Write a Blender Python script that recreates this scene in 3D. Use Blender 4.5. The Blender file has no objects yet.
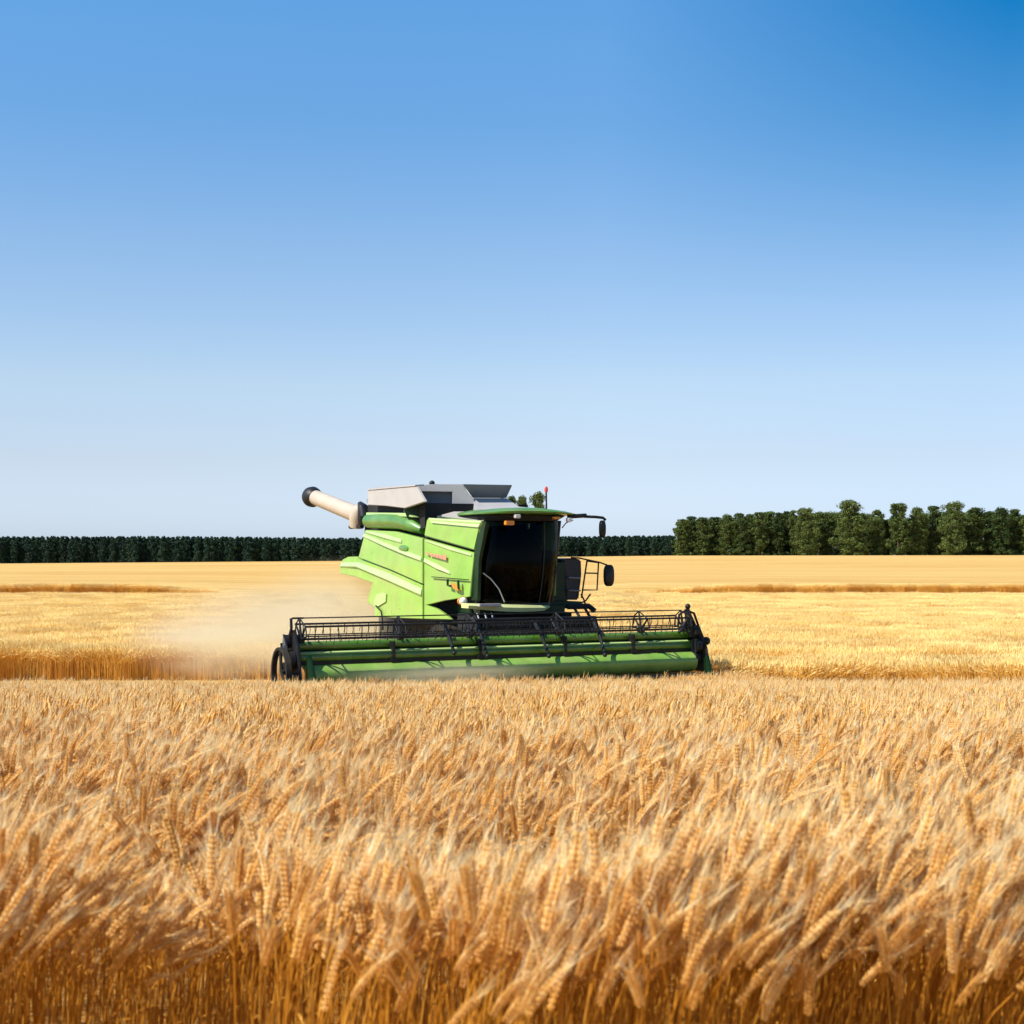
import bpy, bmesh, math, random
import numpy as np
from mathutils import Vector, Matrix
R = math.radians
random.seed(7)
rng = np.random.default_rng(11)
S = bpy.context.scene
COL = S.collection

# ------------------------------------------------------------------ camera
CAMZ = 3.1
F = 1500.0            # focal length in pixels of the 1024 px frame
HZ = 552.0            # image row of the horizon
cd = bpy.data.cameras.new('camera')
cam = bpy.data.objects.new('camera', cd)
COL.objects.link(cam)
cam.location = (0, 0, CAMZ)
cam.rotation_euler = (R(90), 0, 0)
cd.sensor_width = 36
cd.lens = F / 1024 * 36
cd.shift_y = (HZ - 512) / 1024
cd.clip_start = 0.05
cd.clip_end = 20000
cd.dof.use_dof = True
cd.dof.focus_distance = 26
cd.dof.aperture_fstop = 7.5
S.camera = cam
S.render.resolution_x = S.render.resolution_y = 1024

# ------------------------------------------------------------------ sky and sun
SUN_EL, SUN_DIR = 46, (-0.89, -0.454)       # horizontal direction towards the sun
az = math.atan2(SUN_DIR[0], SUN_DIR[1])       # clockwise from +Y
w = bpy.data.worlds.new('World')
S.world = w
w.use_nodes = True
nt = w.node_tree
nt.nodes.clear()
sky = nt.nodes.new('ShaderNodeTexSky')
sky.sky_type = 'NISHITA'
sky.sun_disc = False
sky.sun_elevation = R(SUN_EL)
sky.sun_rotation = az
sky.altitude = 300
sky.air_density = 1.0
sky.dust_density = 0.5
sky.ozone_density = 3
# a clear day bluer than the sky model's: tint by elevation, deeper away from the sun
def wmath(op, a, b=None, clamp=False):
    q = nt.nodes.new('ShaderNodeMath'); q.operation = op; q.use_clamp = clamp
    for i, v in enumerate((a, b)):
        if v is None: continue
        if isinstance(v, (int, float)): q.inputs[i].default_value = v
        else: nt.links.new(v, q.inputs[i])
    return q.outputs[0]
wtc = nt.nodes.new('ShaderNodeTexCoord')
sep = nt.nodes.new('ShaderNodeSeparateXYZ')
nt.links.new(wtc.outputs['Generated'], sep.inputs[0])
rp = nt.nodes.new('ShaderNodeValToRGB')
els = [(0.0, (0.86, 1.04, 1.62)), (0.016, (0.92, 1.05, 1.52)), (0.061, (1.08, 1.02, 1.18)), (0.111, (1.26, 1.17, 1.18)), (0.194, (1.096, 1.19, 1.26)),
       (0.274, (0.81, 1.195, 1.385)), (0.344, (0.77, 1.31, 1.56)), (1.0, (0.72, 1.25, 1.5))]
rp.color_ramp.elements[0].position = els[0][0]; rp.color_ramp.elements[0].color = (*els[0][1], 1)
rp.color_ramp.elements[1].position = els[-1][0]; rp.color_ramp.elements[1].color = (*els[-1][1], 1)
for p_, c__ in els[1:-1]:
    e_ = rp.color_ramp.elements.new(p_); e_.color = (*c__, 1)
nt.links.new(sep.outputs[2], rp.inputs[0])
mxa = nt.nodes.new('ShaderNodeMixRGB'); mxa.blend_type = 'MULTIPLY'; mxa.inputs[0].default_value = 1
nt.links.new(sky.outputs[0], mxa.inputs[1]); nt.links.new(rp.outputs[0], mxa.inputs[2])
fz = wmath('MULTIPLY', wmath('SUBTRACT', sep.outputs[2], 0.15), 5.2, True)
fx = wmath('MULTIPLY', wmath('SUBTRACT', sep.outputs[0], 0.06), 4.2, True)
ff = wmath('MULTIPLY', wmath('POWER', fz, 1.3), fx)
mxb = nt.nodes.new('ShaderNodeMixRGB'); mxb.blend_type = 'MULTIPLY'
mxb.inputs[2].default_value = (0.0, 0.58, 0.74, 1)
nt.links.new(ff, mxb.inputs[0]); nt.links.new(mxa.outputs[0], mxb.inputs[1])
mxc = nt.nodes.new('ShaderNodeMixRGB'); mxc.blend_type = 'MULTIPLY'
mxc.inputs[2].default_value = (0.88, 0.91, 0.94, 1)
nt.links.new(fx, mxc.inputs[0]); nt.links.new(mxb.outputs[0], mxc.inputs[1])
hs = mxc
bg = nt.nodes.new('ShaderNodeBackground')
bg.inputs['Strength'].default_value = 0.09
wo = nt.nodes.new('ShaderNodeOutputWorld')
nt.links.new(hs.outputs[0], bg.inputs[0])
nt.links.new(bg.outputs[0], wo.inputs[0])
sl = bpy.data.lights.new('sun', 'SUN')
sl.energy = 4.8
sl.angle = R(0.5)
sl.color = (1.0, 0.955, 0.87)
sun = bpy.data.objects.new('sun', sl)
COL.objects.link(sun)
sd = Vector((SUN_DIR[0] * math.cos(R(SUN_EL)), SUN_DIR[1] * math.cos(R(SUN_EL)), math.sin(R(SUN_EL))))
sun.rotation_euler = (-sd).to_track_quat('-Z', 'Y').to_euler()
S.view_settings.view_transform = 'Standard'
S.view_settings.look = 'None'
S.view_settings.exposure = 0.5
S.view_settings.gamma = 1
S.cycles.volume_bounces = 4
S.cycles.volume_step_rate = 2.0
S.cycles.volume_max_steps = 128

# ------------------------------------------------------------------ materials
def newmat(name):
    m = bpy.data.materials.new(name)
    m.use_nodes = True
    t = m.node_tree
    return m, t, t.nodes['Principled BSDF']

def ramp(t, stops):
    r = t.nodes.new('ShaderNodeValToRGB')
    cr = r.color_ramp
    while len(cr.elements) > 1:
        cr.elements.remove(cr.elements[-1])
    cr.elements[0].position = stops[0][0]
    cr.elements[0].color = (*stops[0][1], 1)
    for p, c in stops[1:]:
        e = cr.elements.new(p)
        e.color = (*c, 1)
    return r

def paint(name, col, rough=0.35, metal=0.0, coat=0.0, var=0.12, scale=3.0, spec=0.5, dust=None, dust_amt=0.25):
    m, t, b = newmat(name)
    tc = t.nodes.new('ShaderNodeTexCoord')
    n = t.nodes.new('ShaderNodeTexNoise')
    n.inputs['Scale'].default_value = scale
    n.inputs['Detail'].default_value = 6
    t.links.new(tc.outputs['Object'], n.inputs['Vector'])
    lo = tuple(c * (1 - var) for c in col)
    hi = tuple(min(1, c * (1 + var)) for c in col)
    r = ramp(t, [(0.3, lo), (0.7, hi)])
    t.links.new(n.outputs['Fac'], r.inputs[0])
    out = r.outputs[0]
    if dust:
        n2 = t.nodes.new('ShaderNodeTexNoise')
        n2.inputs['Scale'].default_value = 1.7
        n2.inputs['Detail'].default_value = 8
        n2.inputs['Roughness'].default_value = 0.7
        t.links.new(tc.outputs['Object'], n2.inputs['Vector'])
        r2 = ramp(t, [(0.42, (0, 0, 0)), (0.75, (dust_amt,) * 3)])
        t.links.new(n2.outputs['Fac'], r2.inputs[0])
        mx = t.nodes.new('ShaderNodeMixRGB')
        mx.inputs[2].default_value = (*dust, 1)
        t.links.new(r2.outputs[0], mx.inputs[0])
        t.links.new(out, mx.inputs[1])
        out = mx.outputs[0]
    t.links.new(out, b.inputs['Base Color'])
    rr = t.nodes.new('ShaderNodeMapRange')
    rr.inputs['To Min'].default_value = max(0.03, rough - 0.08)
    rr.inputs['To Max'].default_value = rough + 0.12
    t.links.new(n.outputs['Fac'], rr.inputs['Value'])
    t.links.new(rr.outputs[0], b.inputs['Roughness'])
    b.inputs['Metallic'].default_value = metal
    b.inputs['Coat Weight'].default_value = coat
    b.inputs['Specular IOR Level'].default_value = spec
    return m

DU = (0.50, 0.38, 0.20)
M = {
    'lime': paint('lime_paint', (0.27, 0.48, 0.07), 0.28, coat=0.4, var=0.09, dust=DU, dust_amt=0.34),
    'lime_hi': paint('pale_lime_and_highlight', (0.42, 0.58, 0.20), 0.32, coat=0.35, var=0.06, dust=DU, dust_amt=0.2),  # pale parts, and highlights painted on the ridges and header tube
    'green': paint('green_paint', (0.075, 0.22, 0.03), 0.35, coat=0.3, var=0.15, dust=DU, dust_amt=0.25),
    'dgreen': paint('dark_green_paint', (0.006, 0.028, 0.008), 0.4, var=0.2, spec=0.3),
    'navy': paint('dark_navy_panel', (0.010, 0.014, 0.022), 0.4, var=0.2, spec=0.4),
    'tube_green': paint('header_tube_paint', (0.07, 0.18, 0.014), 0.22, coat=0.5, var=0.2, dust=DU, dust_amt=0.15),
    'trough': paint('dusty_trough_paint', (0.19, 0.36, 0.055), 0.38, coat=0.1, var=0.15, dust=DU, dust_amt=0.4),
    'header': paint('header_green_paint', (0.10, 0.27, 0.045), 0.3, coat=0.3, var=0.15, dust=DU, dust_amt=0.35),
    'black': paint('black_steel', (0.009, 0.010, 0.012), 0.45, var=0.3, spec=0.3, dust=DU, dust_amt=0.03),
    'void': paint('black_underside', (0.008, 0.008, 0.009), 0.85, var=0.3),
    'rubber': paint('tyre_rubber', (0.012, 0.012, 0.012), 0.8, var=0.3, spec=0.2, dust=DU, dust_amt=0.12),
    'grey': paint('grey_sheet_metal', (0.42, 0.40, 0.39), 0.45, var=0.06),
    'slate': paint('slate_sheet_metal', (0.13, 0.145, 0.165), 0.45, var=0.08),
    'cream': paint('cream_sheet_metal', (0.44, 0.40, 0.355), 0.45, var=0.05),
    'beige': paint('beige_tube_paint', (0.50, 0.41, 0.31), 0.4, var=0.06),
    'steel': paint('worn_steel', (0.33, 0.33, 0.33), 0.35, metal=0.7, var=0.25, dust=DU, dust_amt=0.2),
    'amber': paint('amber_plastic', (0.75, 0.27, 0.03), 0.3, var=0.05),
    'red': paint('red_plastic', (0.65, 0.05, 0.03), 0.3, var=0.05),
    'lamp': paint('lamp_lens', (0.85, 0.78, 0.70), 0.15, var=0.03),
    'pink': paint('faded_red_print', (0.72, 0.27, 0.17), 0.5, var=0.15, scale=12),
    'yellow': paint('pale_yellow_bar', (0.60, 0.62, 0.25), 0.4, var=0.1, dust=DU, dust_amt=0.3),
    'cloth': paint('dark_seat_cloth', (0.05, 0.052, 0.055), 0.9, var=0.3),
    'bark': paint('bark', (0.10, 0.07, 0.05), 0.9, var=0.3),
}

def glassmat(name, tint):
    m, t, b = newmat(name)
    t.nodes.remove(b)
    tr = t.nodes.new('ShaderNodeBsdfTransparent')
    tr.inputs[0].default_value = (*tint, 1)
    gl = t.nodes.new('ShaderNodeBsdfGlossy')
    gl.inputs['Roughness'].default_value = 0.03
    gl.inputs[0].default_value = (0.9, 0.95, 0.95, 1)
    fr = t.nodes.new('ShaderNodeFresnel')
    fr.inputs['IOR'].default_value = 1.16
    mx = t.nodes.new('ShaderNodeMixShader')
    t.links.new(fr.outputs[0], mx.inputs[0])
    t.links.new(tr.outputs[0], mx.inputs[1])
    t.links.new(gl.outputs[0], mx.inputs[2])
    t.links.new(mx.outputs[0], t.nodes['Material Output'].inputs[0])
    return m
M['glass'] = glassmat('tinted_cab_glass', (0.20, 0.24, 0.22))

def strawmat(name, c1, c2, c3, trans=0.3, rough=0.6):
    """straw that differs from plant to plant; thin, so part of the light passes through"""
    m, t, b = newmat(name)
    oi = t.nodes.new('ShaderNodeObjectInfo')
    r = ramp(t, [(0.0, c1), (0.5, c2), (1.0, c3)])
    geo = t.nodes.new('ShaderNodeNewGeometry')
    add = t.nodes.new('ShaderNodeMath')
    add.operation = 'ADD'
    t.links.new(oi.outputs['Random'], add.inputs[0])
    t.links.new(geo.outputs['Random Per Island'], add.inputs[1])
    half = t.nodes.new('ShaderNodeMath')
    half.operation = 'MULTIPLY'
    half.inputs[1].default_value = 0.5
    t.links.new(add.outputs[0], half.inputs[0])
    t.links.new(half.outputs[0], r.inputs[0])
    t.links.new(r.outputs[0], b.inputs['Base Color'])
    b.inputs['Roughness'].default_value = rough
    b.inputs['Specular IOR Level'].default_value = 0.08
    tl = t.nodes.new('ShaderNodeBsdfTranslucent')
    t.links.new(r.outputs[0], tl.inputs[0])
    mx = t.nodes.new('ShaderNodeMixShader')
    mx.inputs[0].default_value = trans
    t.links.new(b.outputs[0], mx.inputs[1])
    t.links.new(tl.outputs[0], mx.inputs[2])
    t.links.new(mx.outputs[0], t.nodes['Material Output'].inputs[0])
    return m
M['stalk'] = strawmat('wheat_stalk', (0.34, 0.115, 0.008), (0.52, 0.205, 0.018), (0.78, 0.40, 0.065), 0.1)
M['ear'] = strawmat('wheat_ear', (0.62, 0.28, 0.045), (0.85, 0.49, 0.125), (0.96, 0.71, 0.31), 0.30)
M['awn'] = strawmat('wheat_awn', (0.94, 0.58, 0.20), (0.97, 0.77, 0.39), (0.98, 0.90, 0.63), 0.42)
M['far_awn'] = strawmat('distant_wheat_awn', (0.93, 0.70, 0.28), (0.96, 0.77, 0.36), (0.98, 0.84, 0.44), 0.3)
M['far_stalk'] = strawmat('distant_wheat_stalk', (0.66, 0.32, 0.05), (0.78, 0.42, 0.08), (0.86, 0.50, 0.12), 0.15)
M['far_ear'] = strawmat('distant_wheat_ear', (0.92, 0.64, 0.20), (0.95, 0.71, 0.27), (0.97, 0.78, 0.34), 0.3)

def leafmat(name, a, b_, c):
    m, t, b = newmat(name)
    geo = t.nodes.new('ShaderNodeNewGeometry')
    oi = t.nodes.new('ShaderNodeObjectInfo')
    tc = t.nodes.new('ShaderNodeTexCoord')
    n = t.nodes.new('ShaderNodeTexNoise')
    n.inputs['Scale'].default_value = 0.35
    n.inputs['Detail'].default_value = 3
    t.links.new(tc.outputs['Object'], n.inputs['Vector'])
    ma = t.nodes.new('ShaderNodeMath'); ma.operation = 'MULTIPLY_ADD'
    ma.inputs[1].default_value = 0.35
    t.links.new(geo.outputs['Random Per Island'], ma.inputs[0])
    t.links.new(n.outputs['Fac'], ma.inputs[2])
    mb = t.nodes.new('ShaderNodeMath'); mb.operation = 'MULTIPLY_ADD'
    mb.inputs[1].default_value = 0.5
    t.links.new(oi.outputs['Random'], mb.inputs[0])
    t.links.new(ma.outputs[0], mb.inputs[2])
    r = ramp(t, [(0.35, a), (0.75, b_), (1.1, c)])
    t.links.new(mb.outputs[0], r.inputs[0])
    t.links.new(r.outputs[0], b.inputs['Base Color'])
    b.inputs['Roughness'].default_value = 0.7
    b.inputs['Specular IOR Level'].default_value = 0.2
    return m
M['leaf'] = leafmat('broadleaf_foliage', (0.018, 0.036, 0.009), (0.038, 0.064, 0.014), (0.095, 0.125, 0.028))
M['pine'] = leafmat('conifer_foliage', (0.008, 0.024, 0.019), (0.012, 0.034, 0.022), (0.022, 0.050, 0.026))

def groundmat():
    m, t, b = newmat('field_ground')
    tc = t.nodes.new('ShaderNodeTexCoord')
    mp = t.nodes.new('ShaderNodeMapping')
    mp.inputs['Scale'].default_value = (0.05, 0.6, 1)       # rows run across the view
    mp.inputs['Rotation'].default_value = (0, 0, R(1.5))
    t.links.new(tc.outputs['Object'], mp.inputs['Vector'])
    n1 = t.nodes.new('ShaderNodeTexNoise'); n1.inputs['Scale'].default_value = 0.9; n1.inputs['Detail'].default_value = 7
    n1.inputs['Roughness'].default_value = 0.65
    t.links.new(mp.outputs[0], n1.inputs['Vector'])
    r1 = ramp(t, [(0.30, (0.58, 0.33, 0.09)), (0.46, (0.72, 0.45, 0.145)), (0.62, (0.80, 0.535, 0.195)), (0.8, (0.84, 0.60, 0.25))])
    t.links.new(n1.outputs['Fac'], r1.inputs[0])
    n2 = t.nodes.new('ShaderNodeTexNoise'); n2.inputs['Scale'].default_value = 5; n2.inputs['Detail'].default_value = 8
    n2.inputs['Roughness'].default_value = 0.8
    t.links.new(tc.outputs['Object'], n2.inputs['Vector'])
    r2 = ramp(t, [(0.3, (0.80, 0.78, 0.74)), (0.65, (1.0, 1.0, 1.0))])
    t.links.new(n2.outputs['Fac'], r2.inputs[0])
    mx = t.nodes.new('ShaderNodeMixRGB'); mx.blend_type = 'MULTIPLY'; mx.inputs[0].default_value = 1
    t.links.new(r1.outputs[0], mx.inputs[1]); t.links.new(r2.outputs[0], mx.inputs[2])
    # large soft patches of riper and paler straw
    n3 = t.nodes.new('ShaderNodeTexNoise'); n3.inputs['Scale'].default_value = 0.012; n3.inputs['Detail'].default_value = 4
    mp3 = t.nodes.new('ShaderNodeMapping'); mp3.inputs['Scale'].default_value = (0.5, 1.4, 1)
    t.links.new(tc.outputs['Object'], mp3.inputs['Vector']); t.links.new(mp3.outputs[0], n3.inputs['Vector'])
    r3 = ramp(t, [(0.35, (0.90, 0.83, 0.72)), (0.62, (1, 1, 1))])
    t.links.new(n3.outputs['Fac'], r3.inputs[0])
    mx3 = t.nodes.new('ShaderNodeMixRGB'); mx3.blend_type = 'MULTIPLY'; mx3.inputs[0].default_value = 1
    t.links.new(mx.outputs[0], mx3.inputs[1]); t.links.new(r3.outputs[0], mx3.inputs[2])
    wv = t.nodes.new('ShaderNodeTexWave'); wv.bands_direction = 'Y'; wv.inputs['Scale'].default_value = 0.045
    wv.inputs['Distortion'].default_value = 1.2; wv.inputs['Detail'].default_value = 2; wv.inputs['Detail Scale'].default_value = 0.3
    t.links.new(mp3.outputs[0], wv.inputs['Vector'])
    r4 = ramp(t, [(0.0, (0.72, 0.66, 0.55)), (0.06, (1, 1, 1))])
    t.links.new(wv.outputs['Fac'], r4.inputs[0])
    mx4 = t.nodes.new('ShaderNodeMixRGB'); mx4.blend_type = 'MULTIPLY'; mx4.inputs[0].default_value = 0.8
    t.links.new(mx3.outputs[0], mx4.inputs[1]); t.links.new(r4.outputs[0], mx4.inputs[2])
    t.links.new(mx4.outputs[0], b.inputs['Base Color'])
    b.inputs['Roughness'].default_value = 0.95
    b.inputs['Specular IOR Level'].default_value = 0.1
    bp = t.nodes.new('ShaderNodeBump'); bp.inputs['Strength'].default_value = 0.6; bp.inputs['Distance'].default_value = 0.15
    t.links.new(n2.outputs['Fac'], bp.inputs['Height'])
    t.links.new(bp.outputs[0], b.inputs['Normal'])
    return m
M['ground'] = groundmat()

# ------------------------------------------------------------------ helpers
def tag(o, label=None, cat=None, group=None, kind=None):
    if label: o['label'] = label
    if cat: o['category'] = cat
    if group: o['group'] = group
    if kind: o['kind'] = kind
    return o

def empty(name, loc=(0, 0, 0), rz=0):
    o = bpy.data.objects.new(name, None)
    COL.objects.link(o)
    o.location = loc
    o.rotation_euler = (0, 0, rz)
    return o

def pymesh(name, verts, faces, mat=None, smooth=False, mats=None, midx=None):
    me = bpy.data.meshes.new(name)
    me.from_pydata([tuple(v) for v in verts], [], faces)
    if mats:
        for m in mats: me.materials.append(m)
        if midx is not None: me.polygons.foreach_set('material_index', midx)
    elif mat:
        me.materials.append(mat)
    if smooth:
        me.polygons.foreach_set('use_smooth', [True] * len(me.polygons))
    me.update()
    return me

class MB:
    """collects solids into one mesh"""
    def __init__(s): s.bm = bmesh.new()
    def prism(s, pts, off, bevel=0.0):
        t = bmesh.new()
        n = len(pts)
        off = Vector(off)
        a = [t.verts.new(Vector(p)) for p in pts]
        b = [t.verts.new(Vector(p) + off) for p in pts]
        t.faces.new(a); t.faces.new(b[::-1])
        for i in range(n):
            j = (i + 1) % n
            t.faces.new([a[j], a[i], b[i], b[j]])
        bmesh.ops.recalc_face_normals(t, faces=t.faces)
        if bevel:
            bmesh.ops.bevel(t, geom=list(t.edges), offset=bevel, segments=2, affect='EDGES', clamp_overlap=True)
        s._merge(t)
    def box(s, x0, x1, y0, y1, z0, z1, bevel=0.01):
        s.prism([(x0, y0, z0), (x1, y0, z0), (x1, y1, z0), (x0, y1, z0)], (0, 0, z1 - z0), bevel)
    def loft(s, rings, caps=True, closed=True):
        t = bmesh.new()
        vs = [[t.verts.new(Vector(p)) for p in r] for r in rings]
        n = len(rings[0])
        for k in range(len(rings) - 1):
            for i in range(n if closed else n - 1):
                j = (i + 1) % n
                t.faces.new([vs[k][i], vs[k][j], vs[k + 1][j], vs[k + 1][i]])
        if caps:
            t.faces.new(vs[0][::-1]); t.faces.new(vs[-1])
        bmesh.ops.recalc_face_normals(t, faces=t.faces)
        s._merge(t)
    def tube(s, path, r, seg=10, closed=False):
        path = [Vector(p) for p in path]
        rr = r if isinstance(r, (list, tuple)) else [r] * len(path)
        rings = []
        prev = None
        for i, p in enumerate(path):
            d = (path[min(i + 1, len(path) - 1)] - path[max(i - 1, 0)]).normalized()
            if closed:
                d = (path[(i + 1) % len(path)] - path[i - 1]).normalized()
            if prev is None:
                up = Vector((0, 0, 1)) if abs(d.z) < 0.9 else Vector((1, 0, 0))
                a = d.cross(up).normalized()
            else:
                a = (prev - d * prev.dot(d)).normalized()
            prev = a
            b = d.cross(a)
            rings.append([p + (a * math.cos(k * 2 * math.pi / seg) + b * math.sin(k * 2 * math.pi / seg)) * rr[i] for k in range(seg)])
        if closed:
            rings.append(rings[0])
        s.loft(rings, caps=not closed)
    def ball(s, c, r, sub=2, sc=(1, 1, 1)):
        t = bmesh.new()
        bmesh.ops.create_icosphere(t, subdivisions=sub, radius=r)
        for v in t.verts:
            v.co = Vector((v.co.x * sc[0], v.co.y * sc[1], v.co.z * sc[2])) + Vector(c)
        s._merge(t)
    def _merge(s, t):
        me = bpy.data.meshes.new('tmp')
        t.to_mesh(me); t.free()
        s.bm.from_mesh(me)
        bpy.data.meshes.remove(me)
    def build(s, name, mat, parent=None, smooth=30):
        me = bpy.data.meshes.new(name)
        bmesh.ops.recalc_face_normals(s.bm, faces=s.bm.faces)
        s.bm.to_mesh(me); s.bm.free()
        me.materials.append(M[mat] if isinstance(mat, str) else mat)
        o = bpy.data.objects.new(name, me)
        COL.objects.link(o)
        if parent: o.parent = parent
        if smooth:
            me.polygons.foreach_set('use_smooth', [True] * len(me.polygons))
            me.set_sharp_from_angle(angle=R(smooth))
        return o

# ------------------------------------------------------------------ terrain
def smooth(a, b, x):
    t = np.clip((x - a) / (b - a), 0, 1)
    return t * t * (3 - 2 * t)

def wav(x, y):
    """smooth pseudo noise, roughly -1..1"""
    return (np.sin(x * 1.0 + 1.3 * np.sin(y * 0.7)) * np.cos(y * 1.1 + 0.9 * np.sin(x * 0.6)) +
            0.5 * np.sin(2.3 * x + 1.7 * y + 1.1) * np.cos(1.9 * y - 1.2 * x)) / 1.3

def edge_z(ax):       # height of the far field edge, by bearing (x / y)
    px = 512 + F * ax
    o = np.interp(px, [-900, 0, 400, 560, 680, 1024, 2000], [13.5, 12.0, 8.8, 5.0, 3.6, 3.2, 3.0])
    return CAMZ - o * 500 / F

CROP_H = 0.76
c_, s_, CX, CY = math.cos(R(27)), math.sin(R(27)), 0.10, 31.28
YL, YR, YFAR = 36.2, 31.6, 108.0
def ground_z(x, y):
    x = np.asarray(x, float); y = np.asarray(y, float)
    near = 1.87 - 0.0655 * y
    zz = np.where(y < 28, near, 0.0157)
    s = smooth(24, 32, y)
    zz = np.where(y < 24, near, near * (1 - s) + 0.0 * s)
    ax = x / np.maximum(y, 1)
    px = 512 + F * ax
    step = smooth(YFAR + 1.5, YFAR + 2.2, y)
    gentle = smooth(60, 150, y)
    side = np.clip(1 - (px - 190) / 70, 0, 1) + np.clip((px - 600) / 40, 0, 1)
    side = np.clip(side, 0, 1)
    lift = 0.66 * (step * side + gentle * (1 - side))
    rs = np.maximum(CX + 4.6 * c_ - ((y - CY - 4.6 * s_) / c_) * s_, 0.065 * y)
    cl = smooth(YL + 1.3, YL + 2.1, y) * (1 - smooth(0, 3, x - ((330 - 512) / F * y - 4)))
    cr = smooth(YR + 1.3, YR + 2.1, y) * smooth(0, 3, x - rs - 0.3)
    can = 0.62 * np.maximum(cl, cr) * (1 - smooth(90, 91, y))
    zz = zz + can
    far = smooth(120, 500, y)
    zz = zz + lift * (1 - far) + edge_z(ax) * far
    zz = zz + 0.03 * wav(x * 0.8, y * 0.8) * (y < 60)
    zz = np.where(y > 520, zz - 0.012 * (y - 520), zz)
    return zz

ys = np.concatenate([np.arange(-14, 40, 0.6), np.arange(40, 110, 1.0), np.geomspace(110, 560, 70), np.geomspace(600, 9000, 14)])
ts = np.linspace(-1, 1, 161)
V, Fc = [], []
for y in ys:
    hw = 26 + max(y, 0) * 0.9
    xx = ts * hw
    V += list(zip(xx, np.full_like(xx, y), ground_z(xx, np.full_like(xx, y))))
n = len(ts)
for i in range(len(ys) - 1):
    for j in range(n - 1):
        a = i * n + j
        Fc.append((a, a + 1, a + n + 1, a + n))
g = bpy.data.objects.new('ground', pymesh('ground', V, Fc, M['ground'], True))
COL.objects.link(g)
tag(g, kind='structure')

# ------------------------------------------------------------------ combine frame
TH = R(27)
CX, CY = 0.10, 31.28
c_, s_ = math.cos(TH), math.sin(TH)
def to_world(u, y, z=0): return Vector((CX + u * c_ - y * s_, CY + u * s_ + y * c_, z))
def ray(px, py): return Vector(((px - 512) / F, 1.0, -(py - HZ) / F))
def hit(px, py, a, b):
    """where the sight line meets the upright plane through local (u,y) points a and b; returns local coordinates"""
    A, B = to_world(*a), to_world(*b)
    n_ = Vector((-(B - A).y, (B - A).x, 0))
    d = ray(px, py)
    t = A.dot(n_) / d.dot(n_)
    p = Vector((0, 0, CAMZ)) + d * t
    dx, dy = p.x - CX, p.y - CY
    return Vector((dx * c_ + dy * s_, -dx * s_ + dy * c_, p.z))
def on_u(px, py, u): return hit(px, py, (u, 0), (u, 1))
def on_y(px, py, y): return hit(px, py, (0, y), (1, y))
QA, QB = (-1.5, 1.44), (-1.0, 0.12)
def on_q(px, py): return hit(px, py, QA, QB)
def mirror(pts): return [Vector((-p.x, p.y, p.z)) for p in pts]

# ------------------------------------------------------------------ combine harvester
H = empty('combine_harvester', (CX, CY, 0), TH)
tag(H, 'lime green combine harvester cutting the wheat, with black glass cab and wide front header', 'combine harvester')

# --- hull core (behind the panels)
mb = MB()
core = [on_u(*p, -1.42) for p in [(361, 562), (368, 533), (421, 540), (421, 616), (378, 613), (371, 600), (376, 584), (345, 572)]]
mb.prism(core, (2.84, 0, 0), 0.02)
fr_top = on_u(440, 541, -1.42)
mb.build('body', 'lime', H)
mb = MB()      # front bulkhead between the quarter panels
mb.prism([(-1.36, 1.3, 1.75), (-1.36, 1.3, 3.45), (-0.96, 0.3, 3.4), (-0.9, 0.3, 2.0), (-0.9, 1.0, 1.7)], (0.2, 0.12, 0), 0.01)
mb.prism([(1.36, 1.3, 1.75), (1.36, 1.3, 3.45), (1.02, 0.3, 3.4), (0.95, 0.3, 2.0), (0.95, 1.0, 1.7)], (-0.2, 0.12, 0), 0.01)
mb.box(-1.3, 1.3, 1.2, 1.5, 1.3, 3.6)
mb.build('bulkhead', 'void', H)

# --- side panels on both sides
def both(pts, off, bevel, name, mat, dx=0.0):
    res = []
    for sgn in (1, -1):
        q = pts if sgn == 1 else mirror(pts)
        m_ = MB()
        m_.prism(q, (off * sgn, 0, 0), bevel)
        res.append(m_.build(name, mat, H))
    return res
side = [on_u(*p, -1.52) for p in [(365.5, 530), (395, 531.5), (422.6, 538.5), (422.6, 584), (390, 569.5), (358.3, 557.5)]]
sp = both(side, 0.10, 0.012, 'side_panel', 'lime')
lower = [on_u(*p, -1.50) for p in [(340, 564.5), (342.5, 559.5), (348, 556.8), (357.5, 556.5), (358.3, 559), (390, 571), (422.6, 585.5),
                                   (422.6, 619), (374.5, 617), (374.5, 607), (367, 602), (372.5, 583), (356, 577), (340, 573.5)]]
lp = both(lower, 0.10, 0.012, 'rear_fender', 'lime')
quart = [on_q(*p) for p in [(424, 538.8), (474.5, 553), (472, 575), (470, 596.8), (445, 600.5), (426.5, 605), (437, 609), (445, 614.5), (451, 619.5), (424, 619)]]
qn = (0.93, 0.35)
qp = []
for sgn in (1, -1):
    m_ = MB()
    m_.prism(quart if sgn == 1 else mirror(quart), (0.08 * sgn, 0.03, 0), 0.01)
    qp.append(m_.build('front_quarter_panel', 'lime', H))
upper = [on_q(*p) for p in [(426.5, 518.5), (481, 521.5), (474.5, 550.5), (423.6, 536)]]
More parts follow.
